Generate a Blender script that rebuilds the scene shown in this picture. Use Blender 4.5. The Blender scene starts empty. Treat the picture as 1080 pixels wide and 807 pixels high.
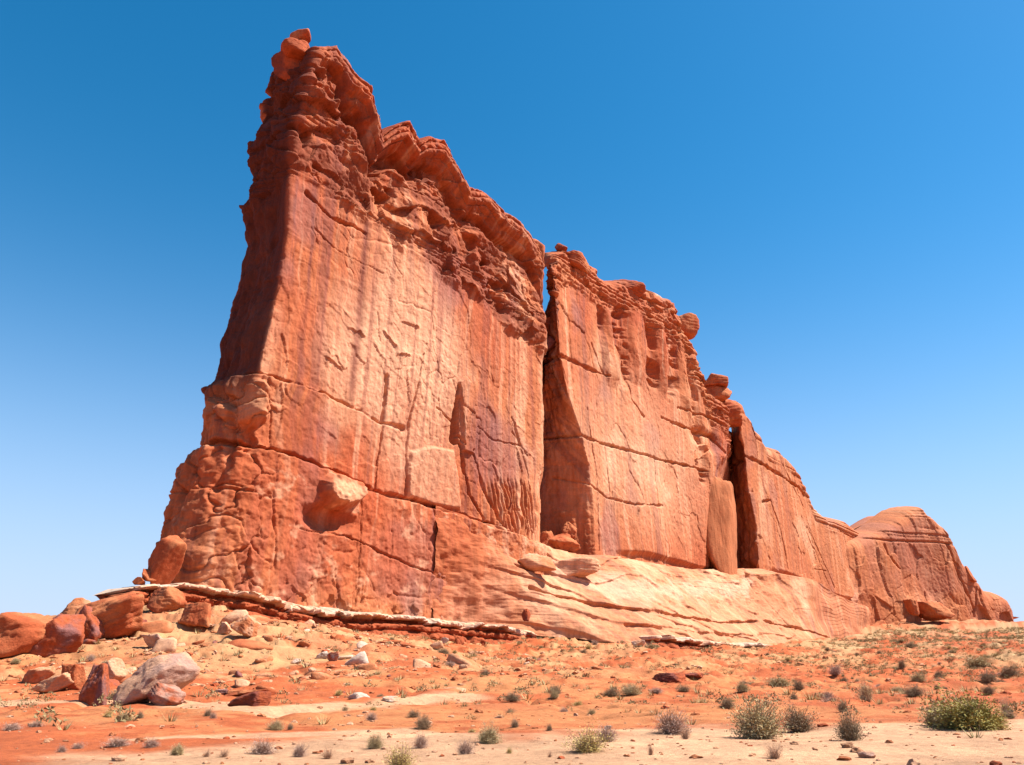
import bpy, math, random
import numpy as np

# ------------------------------------------------------------------ camera, light
R = math.radians
scene = bpy.context.scene
COL = scene.collection
F = 850.0; CX, CY = 540.0, 403.5; PITCH = R(20.0); CAMZ = 1.7
cam_d = bpy.data.cameras.new('camera'); cam = bpy.data.objects.new('camera', cam_d); COL.objects.link(cam)
cam_d.sensor_width = 36; cam_d.lens = F/1080*36; cam_d.clip_end = 20000; cam_d.clip_start = .1
cam.location = (0, 0, CAMZ); cam.rotation_euler = (math.pi/2+PITCH, 0, 0)
scene.camera = cam
SUN_AZ, SUN_EL = 88.0, 53.0          # azimuth clockwise from the view direction (+Y)
world = bpy.data.worlds.new('World'); scene.world = world; world.use_nodes = True
nt = world.node_tree; bg = nt.nodes['Background']
sky = nt.nodes.new('ShaderNodeTexSky'); sky.sky_type = 'NISHITA'; sky.sun_disc = False
sky.sun_elevation = R(SUN_EL); sky.sun_rotation = R(SUN_AZ)
sky.air_density = 1.0; sky.dust_density = .8; sky.ozone_density = 3.0; sky.altitude = 1400
hs = nt.nodes.new('ShaderNodeHueSaturation'); hs.inputs['Saturation'].default_value = 1.36; hs.inputs['Value'].default_value = 1.12; hs.inputs['Hue'].default_value = .487
nt.links.new(sky.outputs[0], hs.inputs['Color']); 
tcw = nt.nodes.new('ShaderNodeTexCoord'); sxyz = nt.nodes.new('ShaderNodeSeparateXYZ'); nt.links.new(tcw.outputs['Generated'], sxyz.inputs[0])
def wm(op, a, b=None):
    n = nt.nodes.new('ShaderNodeMath'); n.operation = op
    for i, v in enumerate((a, b)):
        if v is None: continue
        if isinstance(v, (int, float)): n.inputs[i].default_value = v
        else: nt.links.new(v, n.inputs[i])
    return n.outputs[0]
zz = wm('DIVIDE', sxyz.outputs[2], .26); hz = wm('MULTIPLY', wm('EXPONENT', wm('MULTIPLY', wm('MULTIPLY', zz, zz), -1.)), .92)
mxs = nt.nodes.new('ShaderNodeMix'); mxs.data_type = 'RGBA'; nt.links.new(hz, mxs.inputs[0]); nt.links.new(hs.outputs[0], mxs.inputs[6]); mxs.inputs[7].default_value = (3.5, 4.15, 5.5, 1)
nt.links.new(mxs.outputs[2], bg.inputs['Color'])
bg.inputs['Strength'].default_value = 0.072
sl = bpy.data.lights.new('sun', 'SUN'); so = bpy.data.objects.new('sun', sl); COL.objects.link(so)
sl.energy = 5.0; sl.angle = R(.5); sl.color = (1, .95, .87)
from mathutils import Vector
sd = Vector((math.sin(R(SUN_AZ))*math.cos(R(SUN_EL)), math.cos(R(SUN_AZ))*math.cos(R(SUN_EL)), math.sin(R(SUN_EL))))
so.rotation_euler = sd.to_track_quat('Z', 'Y').to_euler(); so.location = (50, -50, 100)
scene.view_settings.view_transform = 'Standard'; scene.view_settings.look = 'None'
scene.view_settings.exposure = 1.3; scene.view_settings.gamma = 1; scene.view_settings.use_curve_mapping = False

# ------------------------------------------------------------------ numpy noise
rng = np.random.default_rng(7); random.seed(7)
def _h(ix, iy, iz, seed):
    n = (ix.astype(np.int64)*374761393 + iy.astype(np.int64)*668265263 + iz.astype(np.int64)*2147483647 + int(seed)*1274126177) & 0xffffffff
    n = ((n ^ (n >> 13))*1274126177) & 0xffffffff
    n = ((n ^ (n >> 16))*2246822519) & 0xffffffff
    n = n ^ (n >> 13)
    return (n & 0xffffff)/float(0xffffff)
def vnoise(x, y, z, seed=0):
    x, y, z = np.broadcast_arrays(np.asarray(x, float), np.asarray(y, float), np.asarray(z, float))
    fx, fy, fz = np.floor(x), np.floor(y), np.floor(z)
    tx, ty, tz = x-fx, y-fy, z-fz
    tx = tx*tx*tx*(tx*(tx*6-15)+10); ty = ty*ty*ty*(ty*(ty*6-15)+10); tz = tz*tz*tz*(tz*(tz*6-15)+10)
    out = 0
    for a in (0, 1):
        wx = tx if a else 1-tx
        for b in (0, 1):
            wy = ty if b else 1-ty
            for c in (0, 1):
                wz = tz if c else 1-tz
                out = out + wx*wy*wz*_h(fx+a, fy+b, fz+c, seed)
    return out*2-1
def fbm(x, y, z, o=4, g=.5, seed=0):
    a, t, n = 1., 0., 0
    for i in range(o):
        n = n + a*vnoise(x*2.03**i+i*17.3, y*2.03**i-i*9.1, z*2.03**i+i*5.7, seed+i); t += a; a *= g
    return n/t*1.5
def worley(x, y, seed=0):
    x = np.asarray(x, float); y = np.asarray(y, float)
    fx, fy = np.floor(x), np.floor(y)
    f1 = np.full(x.shape, 9.); f2 = f1.copy(); idr = np.zeros(x.shape); cx = f1*0; cy = f1*0
    zz = np.zeros(x.shape)
    for a in (-1, 0, 1):
        for b in (-1, 0, 1):
            px = fx+a+_h(fx+a, fy+b, zz, seed); py = fy+b+_h(fx+a, fy+b, zz, seed+1)
            dd = np.hypot(px-x, py-y)
            new = dd < f1
            f2 = np.where(new, f1, np.minimum(f2, dd))
            idr = np.where(new, _h(fx+a, fy+b, zz, seed+2), idr); cx = np.where(new, px, cx); cy = np.where(new, py, cy)
            f1 = np.where(new, dd, f1)
    return f1, f2, idr, x-cx, y-cy
def sst(a, b, x):
    t = np.clip((x-a)/(b-a), 0, 1); return t*t*(3-2*t)
def lerp(a, b, t): return a+(b-a)*t

# ------------------------------------------------------------------ pixel of the survey photo -> place in the world
Cm = np.array([0, 0, CAMZ])
def ray(px, py):
    u, v = (px-CX)/F, (CY-py)/F
    return np.array([u, math.cos(PITCH)-v*math.sin(PITCH), math.sin(PITCH)+v*math.cos(PITCH)])
class Frame:
    def __init__(s, p0, az):
        s.p0 = np.array(p0, float); a = R(az)
        s.w = np.array([math.sin(a), math.cos(a), 0]); s.n = np.array([math.cos(a), -math.sin(a), 0])
    def at(s, px, py, d=0.):
        r = ray(px, py); t = (d-np.dot(Cm-s.p0, s.n))/np.dot(r, s.n)
        P = Cm+r*t; return float(np.dot(P-s.p0, s.w)), float(P[2])
    def line(s, pts, d=0.):      # -> arrays (s, z)
        return np.array([s.at(p[0], p[1], p[2] if len(p) > 2 else d) for p in pts])
    def xyz(s, S, D, Z):
        return np.stack([s.p0[0]+S*s.w[0]+D*s.n[0], s.p0[1]+S*s.w[1]+D*s.n[1], Z+0*S], -1)
    def inv(s, x, y):
        return (x-s.p0[0])*s.w[0]+(y-s.p0[1])*s.w[1], (x-s.p0[0])*s.n[0]+(y-s.p0[1])*s.n[1]
r0 = ray(258, 612); r0 = r0/np.hypot(r0[0], r0[1])*157
FR = Frame((r0[0], r0[1], 0), 38.0)
def polar(az, r): return np.array([math.sin(R(az))*r, math.cos(R(az))*r])
q0, q1 = polar(19.0, 450), polar(31.5, 610)
FD = Frame((q0[0], q0[1], 0), math.degrees(math.atan2(q1[0]-q0[0], q1[1]-q0[1])))

# ------------------------------------------------------------------ helpers for objects
def tag(o, label=None, cat=None, group=None, kind=None):
    if label: o['label'] = label
    if cat: o['category'] = cat
    if group: o['group'] = group
    if kind: o['kind'] = kind
    return o
def mesh_np(name, V, Fq, mat, parent=None, col=None, smooth=True, loc=None):
    me = bpy.data.meshes.new(name)
    V = np.asarray(V, np.float32).reshape(-1, 3); Fq = np.asarray(Fq, np.int32)
    k = Fq.shape[1]
    me.vertices.add(len(V)); me.vertices.foreach_set('co', V.ravel())
    me.loops.add(Fq.size); me.loops.foreach_set('vertex_index', Fq.ravel())
    me.polygons.add(len(Fq)); me.polygons.foreach_set('loop_start', np.arange(0, Fq.size, k, dtype=np.int32))
    me.polygons.foreach_set('use_smooth', np.full(len(Fq), smooth))
    me.update(calc_edges=True)
    if col is not None:
        at = me.color_attributes.new('Col', 'FLOAT_COLOR', 'POINT')
        c = np.ones((len(V), 4), np.float32); c[:, :3] = np.clip(np.asarray(col).reshape(-1, 3), 0, 1)*.56
        at.data.foreach_set('color', c.ravel())
    me.materials.append(mat)
    o = bpy.data.objects.new(name, me); COL.objects.link(o)
    if parent: o.parent = parent
    if loc is not None: o.location = loc
    return o
def empty(name, loc=(0, 0, 0)):
    o = bpy.data.objects.new(name, None); COL.objects.link(o); o.location = loc; o.empty_display_size = .2; return o
def grid_faces(nr, nc, wrap=False):
    i = np.arange(nr-1)[:, None]; j = np.arange(nc if wrap else nc-1)[None, :]; j2 = (j+1) % nc
    a = i*nc+j; b = i*nc+j2; c = (i+1)*nc+j2; d = (i+1)*nc+j
    return np.stack([a, b, c, d], -1).reshape(-1, 4)

# ------------------------------------------------------------------ materials
def rock_mat(name, bump_scale=1.0, rough=.92, var=.25, dist=.12, bstr=.55, streak=0.):
    m = bpy.data.materials.new(name); m.use_nodes = True; n = m.node_tree; L = n.links
    b = n.nodes['Principled BSDF']; b.inputs['Roughness'].default_value = rough; b.inputs['Specular IOR Level'].default_value = .15
    at = n.nodes.new('ShaderNodeAttribute'); at.attribute_name = 'Col'
    tc = n.nodes.new('ShaderNodeTexCoord')
    no = n.nodes.new('ShaderNodeTexNoise'); no.inputs['Scale'].default_value = .9*bump_scale; no.inputs['Detail'].default_value = 8; no.inputs['Roughness'].default_value = .74
    mp = n.nodes.new('ShaderNodeMapping'); mp.inputs['Scale'].default_value = (1, 1, 1.6)
    L.new(tc.outputs['Object'], mp.inputs[0]); L.new(mp.outputs[0], no.inputs['Vector'])
    mr = n.nodes.new('ShaderNodeMapRange'); mr.inputs['From Min'].default_value = .3; mr.inputs['From Max'].default_value = .7
    mr.inputs['To Min'].default_value = 1-var; mr.inputs['To Max'].default_value = 1+var
    L.new(no.outputs[0], mr.inputs[0])
    mu = n.nodes.new('ShaderNodeVectorMath'); mu.operation = 'MULTIPLY'
    L.new(at.outputs['Color'], mu.inputs[0]); L.new(mr.outputs[0], mu.inputs[1]); L.new(mu.outputs[0], b.inputs['Base Color'])
    if streak:      # mineral streaks washed down the wall
        m3 = n.nodes.new('ShaderNodeMapping'); m3.inputs['Scale'].default_value = (1, 1, .03); L.new(tc.outputs['Object'], m3.inputs[0])
        n3 = n.nodes.new('ShaderNodeTexNoise'); n3.inputs['Scale'].default_value = .9; n3.inputs['Detail'].default_value = 5; n3.inputs['Roughness'].default_value = .7; L.new(m3.outputs[0], n3.inputs['Vector'])
        r3 = n.nodes.new('ShaderNodeMapRange'); r3.inputs['From Min'].default_value = .35; r3.inputs['From Max'].default_value = .65
        r3.inputs['To Min'].default_value = 1-streak; r3.inputs['To Max'].default_value = 1+streak; L.new(n3.outputs[0], r3.inputs[0])
        m4 = n.nodes.new('ShaderNodeVectorMath'); m4.operation = 'MULTIPLY'; L.new(mu.outputs[0], m4.inputs[0]); L.new(r3.outputs[0], m4.inputs[1]); L.new(m4.outputs[0], b.inputs['Base Color'])
    vo = n.nodes.new('ShaderNodeTexVoronoi'); vo.feature = 'DISTANCE_TO_EDGE'; vo.inputs['Scale'].default_value = .55*bump_scale
    nw = n.nodes.new('ShaderNodeVectorMath'); nw.operation = 'MULTIPLY_ADD'; nw.inputs[1].default_value = (2.2,)*3
    L.new(no.outputs[1], nw.inputs[0]); L.new(mp.outputs[0], nw.inputs[2]); L.new(nw.outputs[0], vo.inputs['Vector'])
    mr2 = n.nodes.new('ShaderNodeMapRange'); mr2.inputs['From Max'].default_value = .05; L.new(vo.outputs[0], mr2.inputs[0])
    ma = n.nodes.new('ShaderNodeMath'); ma.operation = 'MULTIPLY_ADD'; ma.inputs[1].default_value = .02
    L.new(mr2.outputs[0], ma.inputs[0]); L.new(no.outputs[0], ma.inputs[2])
    bp = n.nodes.new('ShaderNodeBump'); bp.inputs['Strength'].default_value = bstr; bp.inputs['Distance'].default_value = dist*6/bump_scale
    L.new(ma.outputs[0], bp.inputs['Height']); L.new(bp.outputs[0], b.inputs['Normal'])
    return m
M_ROCK = rock_mat('red_sandstone', 1.6, var=.13, bstr=.3, streak=.17)
M_BOULDER = rock_mat('boulder_sandstone', 3.5, dist=.12, bstr=.85)
def ground_mat():
    m = rock_mat('desert_soil', 5.0, .95, .28, dist=.10, bstr=.9); return m
M_SOIL = ground_mat()
def leaf_mat(name, c1, c2, rough=.8):
    c1 = tuple(v*1.0 for v in c1); c2 = tuple(v*1.0 for v in c2)
    m = bpy.data.materials.new(name); m.use_nodes = True; n = m.node_tree; L = n.links
    b = n.nodes['Principled BSDF']; b.inputs['Roughness'].default_value = rough; b.inputs['Specular IOR Level'].default_value = .2
    no = n.nodes.new('ShaderNodeTexNoise'); no.inputs['Scale'].default_value = 4; no.inputs['Detail'].default_value = 4
    tc = n.nodes.new('ShaderNodeTexCoord'); L.new(tc.outputs['Object'], no.inputs['Vector'])
    cr = n.nodes.new('ShaderNodeValToRGB'); cr.color_ramp.elements[0].position = .35; cr.color_ramp.elements[1].position = .65
    cr.color_ramp.elements[0].color = (*c1, 1); cr.color_ramp.elements[1].color = (*c2, 1)
    L.new(no.outputs[0], cr.inputs[0]); L.new(cr.outputs[0], b.inputs['Base Color'])
    return m

# rock colours (albedo); the varnish tone also paints shade on end walls
RED = np.array([.56, .125, .045]); ORG = np.array([.70, .235, .095]); PALE = np.array([.96, .51, .30]); VARN_SHADE = np.array([.27, .075, .052])
PURP = np.array([.36, .145, .125]); WHITE = np.array([.80, .60, .47]); BUFF = np.array([.86, .42, .225])

# ------------------------------------------------------------------ wall features
def polydist(S, Z, pts):
    best = np.full(S.shape, 1e9)
    for (a, b) in zip(pts[:-1], pts[1:]):
        ex, ez = b[0]-a[0], b[1]-a[1]; l2 = ex*ex+ez*ez+1e-9
        t = np.clip(((S-a[0])*ex+(Z-a[1])*ez)/l2, 0, 1)
        best = np.minimum(best, np.hypot(S-a[0]-t*ex, Z-a[1]-t*ez))
    return best
def mix(c, t, k): return c*(1-k[..., None])+np.asarray(t)*k[..., None]

def fin(name, fr, A, B, D, Cc, sky_pts, zbot, T, feat, nf, ne, nr, nv, nb=40, nback_end=20, crest=-3., parent=None, seed=0, roundR=3.5, ringblur=5, softz=None):
    A = fr.line(A); B = fr.line(B, -T); D = fr.line(D); Cc = fr.line(Cc, -T)
    def f(L):
        L = L[np.argsort(L[:, 1])]; return lambda z: np.interp(z, L[:, 1], L[:, 0])
    sA, sB, sD, sC = f(A), f(B), f(D), f(Cc)
    SK = fr.line(sky_pts, crest); SK = SK[np.argsort(SK[:, 0])]
    H = lambda s: np.interp(s, SK[:, 0], SK[:, 1])
    segs = []
    for (P, Q, dp, dq, n) in ((sB, sA, -T, 0, ne), (sA, sD, 0, 0, nf), (sD, sC, 0, -T, nr), (sC, sB, -T, -T, nb)):
        segs.append((P, Q, dp, dq, n))
    def ring(z):     # z array over columns -> s,d
        S, Dd = [], []; k = 0
        for (P, Q, dp, dq, n) in segs:
            u = np.arange(n)/n; zz = z[..., k:k+n]
            S.append(lerp(P(zz), Q(zz), u)); Dd.append(lerp(dp, dq, u)+0*zz); k += n
        return np.concatenate(S, -1), np.concatenate(Dd, -1)
    N = sum(x[4] for x in segs)
    zt = np.full(N, SK[:, 1].max())
    for _ in range(12):
        s_, _d = ring(zt); zt = .5*zt+.5*H(s_)
    s_, _d = ring(zt)
    zb = zbot(s_)
    v = np.linspace(0, 1, nv)[:, None]
    z = zb[None]+(zt-zb)[None]*v
    S, Dd = ring(z)
    # round the ring corners
    for _ in range(ringblur):
        for arr in (S, Dd):
            arr[:] = (np.roll(arr, 1, 1)+2*arr+np.roll(arr, -1, 1))/4
    if softz is not None:      # broad rounding of the lower corner
        kq = np.fft.rfftfreq(N); g = np.exp(-2*(math.pi*kq*20)**2); wl = sst(softz[1], softz[0], z)
        for arr in (S, Dd):
            sm = np.fft.irfft(np.fft.rfft(arr, axis=1)*g, N, axis=1); arr[:] = lerp(arr, sm, wl)
    # outward normals in the (s,d) plane
    ts = np.roll(S, -2, 1)-np.roll(S, 2, 1); td = np.roll(Dd, -2, 1)-np.roll(Dd, 2, 1)
    for _ in range(10):
        ts = (np.roll(ts, 1, 1)+ts+np.roll(ts, -1, 1))/3; td = (np.roll(td, 1, 1)+td+np.roll(td, -1, 1))/3
    ln = np.hypot(ts, td)+1e-9; ns, nd = -td/ln, ts/ln
    if nd[0, ne+nf//2] < 0: ns, nd = -ns, -nd
    # rounding towards the top
    hh = zt[None]-z
    rr = np.clip(1-hh/roundR, 0, 1); inset = roundR*(1-np.sqrt(1-rr*rr*.9))
    disp, col = feat(S, Dd, z, zt[None]+0*z, ns, nd)
    S2 = S+ns*(disp-inset); D2 = Dd+nd*(disp-inset)
    # cap rows
    nc = 10
    rowsS, rowsD, rowsZ, rowsC = [S2], [D2], [z], [col]
    sc = np.clip(S2[-1], S2[-1].min()+T*.3, S2[-1].max()-T*.3)
    for i in range(1, nc+1):
        k = i/nc
        s = lerp(S2[-1], sc, k); d = lerp(D2[-1], -T/2, k)
        zz = zt+roundR*.45*(1-(1-k)**2)+fbm(s*.4, d*.4, 3., 3, seed=seed)*.5*k
        zz = lerp(zz, np.convolve(np.r_[zz[-8:], zz, zz[:8]], np.ones(17)/17, 'valid'), k*.5)
        rowsS.append(s[None]); rowsD.append(d[None]); rowsZ.append(zz[None]); rowsC.append(col[-1:])
    S3, D3, Z3, C3 = [np.concatenate(a, 0) for a in (rowsS, rowsD, rowsZ, rowsC)]
    V = fr.xyz(S3, D3, Z3)
    return mesh_np(name, V.reshape(-1, 3), grid_faces(V.shape[0], V.shape[1], True), M_ROCK, parent, C3.reshape(-1, 3))

def strata(z, s, d, seed, thick=2.2, sharp=.5):
    """pillow-shaped beds: 0 in the joints, 1 at the bulge"""
    zz = z/thick+fbm(z*.12, 0*z, 0*z, 2, seed=seed)*1.5+fbm(s*.02, d*.02, z*.02, 2, seed=seed+3)*.5
    t = zz-np.floor(zz); amp = _h(np.floor(zz), 0*zz, 0*zz, seed+5)
    return (1-np.abs(2*t-1)**3.)**sharp*(.35+.65*amp), amp

def base_rock(S, D, Z, seed, smooth=1.0):
    """plates, undulation and grain common to all walls"""
    wx = fbm(S*.12, D*.12, Z*.12, 3, seed=seed+40)*2.5
    wz = fbm(S*.12+9, D*.12, Z*.12, 3, seed=seed+41)*2.5
    q = S+D*(.9 if seed == 11 else -.9)
    f1, f2, idr, dx, dy = worley((q+wx)*.085, (Z+wz)*.05, seed)
    plate = (idr-.5)*1.1+dx*.8*(idr-.5)+dy*.5*(idr-.3)
    g1, g2, idr2, dx2, dy2 = worley((q+wx*.6)*.28, (Z+wz*.6)*.2, seed+9)
    m2 = sst(-.1, .5, fbm(S*.05, D*.05, Z*.05, 2, seed=seed+12))
    plate2 = ((idr2-.5)*.5+dx2*.4*(idr2-.5))*m2
    big = fbm(S*.022, D*.03, Z*.008, 2, seed=seed+20)*2.2
    mid = fbm(S*.12, D*.12, Z*.05, 3, seed=seed+21)*.55
    fine = fbm(S*.8, D*.8, Z*.8, 4, .6, seed=seed+22)*.16
    h1, h2, idr3, dx3, dy3 = worley((q+wx*.3)*.75, (Z+wz*.3)*.6, seed+15)
    plate2 = plate2+((idr3-.5)*.22+dx3*.25*(idr3-.5))*sst(.0, .4, fbm(S*.09, D*.09, Z*.09, 2, seed=seed+16))
    crack = np.exp(-((f2-f1)/.03)**2)*sst(0, .5, fbm(S*.04, D*.04, Z*.04, 2, seed=seed+23))*.5
    crack2 = np.exp(-((g2-g1)/.05)**2)*m2*.25
    return plate*smooth+plate2*(.25+.4*smooth)+big+mid*smooth*.8+fine*.8-crack*.45-crack2*.3

def rock_colour(S, D, Z, seed, pale=0., red=0.):
    q = S+D*(1 if seed == 11 else -1)
    n1 = fbm(S*.035, D*.035, Z*.03, 4, seed=seed+60); n2 = fbm(S*.1, D*.1, Z*.06, 4, seed=seed+61)
    c = mix(np.zeros(S.shape+(3,))+RED, ORG, np.clip(.5+n1*.7+n2*.3+pale-red, 0, 1))
    c = mix(c, PALE, sst(.35, 1.0, n1*.6+n2*.5+pale*.9))
    # streaks running down the wall
    st = fbm(q*.55+fbm(S*.05, D*.05, Z*.06, 2, seed=seed+4)*.8, Z*.012, 0*Z, 4, .6, seed=seed+62); st2 = fbm(q*.16, Z*.01, 0*Z, 2, seed=seed+63)
    c = mix(c, VARN_SHADE*1.15, sst(.12, .6, st+st2*.6-.12)*.62)
    c = mix(c, PALE*1.05, sst(.25, .8, -st-st2*.3)*.5*(1 if pale >= 0 else .3))
    c = mix(c, PURP, sst(.35, .9, fbm(S*.07+50, D*.07, Z*.05, 3, seed=seed+64))*.6)
    ban, amp = strata(Z, S, D, seed+70, 3.5)
    c = c*(1+(amp-.5)*.16)[..., None]
    n3 = fbm(S*.6, D*.6, Z*.6, 4, .65, seed=seed+65)
    return np.clip(c*(1+n3*.16)[..., None], 0, 1)

def groove(disp, S, Z, pts, depth, w, seed=0, fr=FR, d=0.):
    L = fr.line(pts, d)
    bb = (S > L[:, 0].min()-6) & (S < L[:, 0].max()+6) & (Z > L[:, 1].min()-6) & (Z < L[:, 1].max()+6)
    if not bb.any(): return
    s, z = S[bb], Z[bb]
    js = s+fbm(s*.5, z*.5, 0*s, 4, .6, seed=seed+7)*.3; jz = z+fbm(s*.5+40, z*.5, 0*s, 4, .6, seed=seed+8)*.3
    dist = polydist(js, jz, L)
    ww = w*.85*(1+.7*fbm(s*.25, z*.25, 0*s, 3, seed=seed+9))
    disp[bb] -= depth*np.exp(-(dist/np.maximum(ww, .1))**3)*(.55+.45*sst(-.4, .3, fbm(s*.12, z*.12, 0*s, 2, seed=seed+10)))
def shelf(disp, S, Z, pts, amt, fr=FR, d=0., soft=.5, seed=0):
    """everything below the line stands proud by amt (amt: number or list per point)"""
    L = fr.line(pts, d); am = np.full(len(L), amt) if np.isscalar(amt) else np.array(amt, float)
    zc = np.interp(S, L[:, 0], L[:, 1])+fbm(S*.3, 0*S, 0*S, 3, seed=seed+3)*.5; a = np.interp(S, L[:, 0], am)
    disp += a*sst(-soft, soft, zc-Z)
def bump(S, Z, px, py, rx, ry, fr=FR, rot=0., d=0., p=2.):
    s0, z0 = fr.at(px, py, d); s1, _ = fr.at(px+rx, py, d); _, z1 = fr.at(px, py-ry, d)
    a, b = abs(s1-s0), abs(z1-z0)
    u, v = (S-s0), (Z-z0); c, q = math.cos(rot), math.sin(rot)
    u, v = (u*c+v*q)/a, (-u*q+v*c)/b
    return np.sqrt(u*u+v*v), u, v
def inpoly(S, Z, pts, fr=FR, d=0.):
    L = fr.line(pts, d); inside = np.zeros(S.shape, bool)
    js = S+fbm(S*.6, Z*.6, 0*S, 2, seed=77)*.25
    n = len(L)
    for i in range(n):
        x1, y1 = L[i]; x2, y2 = L[(i+1) % n]
        c = ((y1 > Z) != (y2 > Z)) & (js < (x2-x1)*(Z-y1)/(y2-y1+1e-9)+x1)
        inside ^= c
    return inside, polydist(js, Z, np.vstack([L, L[:1]]))

# ------------------------------------------------------------------ ground height
def gp(pts, d): return FR.line(pts, d)
_crest = np.array([FR.at(x, y, d) for (x, y, d) in (
    (-420, 735, 0), (-120, 692, 0), (0, 668, 0), (50, 657, 0), (100, 643, 0), (150, 632, 0), (200, 641, 0), (300, 658, 4), (400, 675, 5), (480, 679, 7), (560, 670, 12),
    (640, 672, 22), (700, 684, 24), (800, 691, 22), (900, 695, 14), (940, 690, 4))])
_crest = _crest[np.argsort(_crest[:, 0])]
_pd = np.array([-200, -60, -12, 0, 4, 10, 22, 34, 54, 70, 80, 90, 100, 112, 130, 400])
_pz = np.array([.1, .55, .97, 1., 1., .93, .76, .59, .34, .19, .115, .06, .03, .01, 0, 0])
def height(x, y, detail=True):
    x = np.asarray(x, float); y = np.asarray(y, float)
    s, d = FR.inv(x, y)
    hc = np.interp(s, _crest[:, 0], _crest[:, 1])
    wob = fbm(x*.018, y*.018, 0*x, 3, seed=301)*5
    dd = d+wob*sst(6, 30, d)*(1-sst(75, 120, d))
    # on the long right-hand side the foot of the wall stands further out
    off = np.interp(s, [-60, 40, 85, 130, 230, 330, 420], [0, 0, 10, 18, 18, 10, 0])
    dd2 = np.where(dd > 0, np.maximum(dd-off*(1-np.clip(dd/110, 0, 1)), 0), dd)
    h = hc*np.interp(dd2, _pd, _pz)
    # hill rising on the far right
    hx, hy = polar(33, 560)
    h = h+27*np.exp(-(((x-hx)/150)**2+((y-hy)/190)**2))
    hx, hy = polar(36.5, 300)
    h = h+9.5*np.exp(-(((x-hx)/80)**2+((y-hy)/95)**2))
    r = np.hypot(x, y)
    h = h+fbm(x*.05, y*.05, 0*x, 3, seed=302)*np.interp(r, [0, 25, 60, 150, 500, 4000], [.0, .08, .35, .9, 1.6, 8])
    if detail:
        k = np.interp(r, [0, 20, 60, 160], [.02, .06, .24, .75])
        h = h+fbm(x*.35, y*.35, 0*x, 4, .55, seed=303)*k
        g_ = np.abs(fbm(x*.07, y*.07, 0*x, 4, .5, seed=306)); h = h-np.exp(-(g_/.07)**2)*np.interp(r, [24, 45, 200], [0, .35, 1.0])*.8
        # small rocky terraces on the talus
        mk = sst(8, 14, h)*0+sst(3, 8, h)*(1-sst(40, 70, r*0+np.abs(h)))
        t = h/1.3+fbm(x*.06, y*.06, 0*x, 2, seed=304)*.8; ft = t-np.floor(t)
        h = h+mk*(sst(.35, .6, ft)-ft)*.85*sst(-.2, .3, fbm(x*.04, y*.04, 0*x, 2, seed=305))
    return h
def G(px, py, rmin=8, rmax=900):
    r = ray(px, py); r = r/np.hypot(r[0], r[1]); t = np.geomspace(rmin, rmax, 900)
    P = Cm[None]+r[None]*t[:, None]
    hh = height(P[:, 0], P[:, 1]); k = np.nonzero(P[:, 2] < hh)[0]
    i = k[0] if len(k) else int(np.argmin(np.abs(P[:, 2]-hh)+(t < 30)*9))
    return P[i, 0], P[i, 1], hh[i], t[i]*1.0
def pxm(px, dist): return dist/904.0/math.cos(math.atan((px-CX)/904.0))   # metres per pixel there

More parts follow.
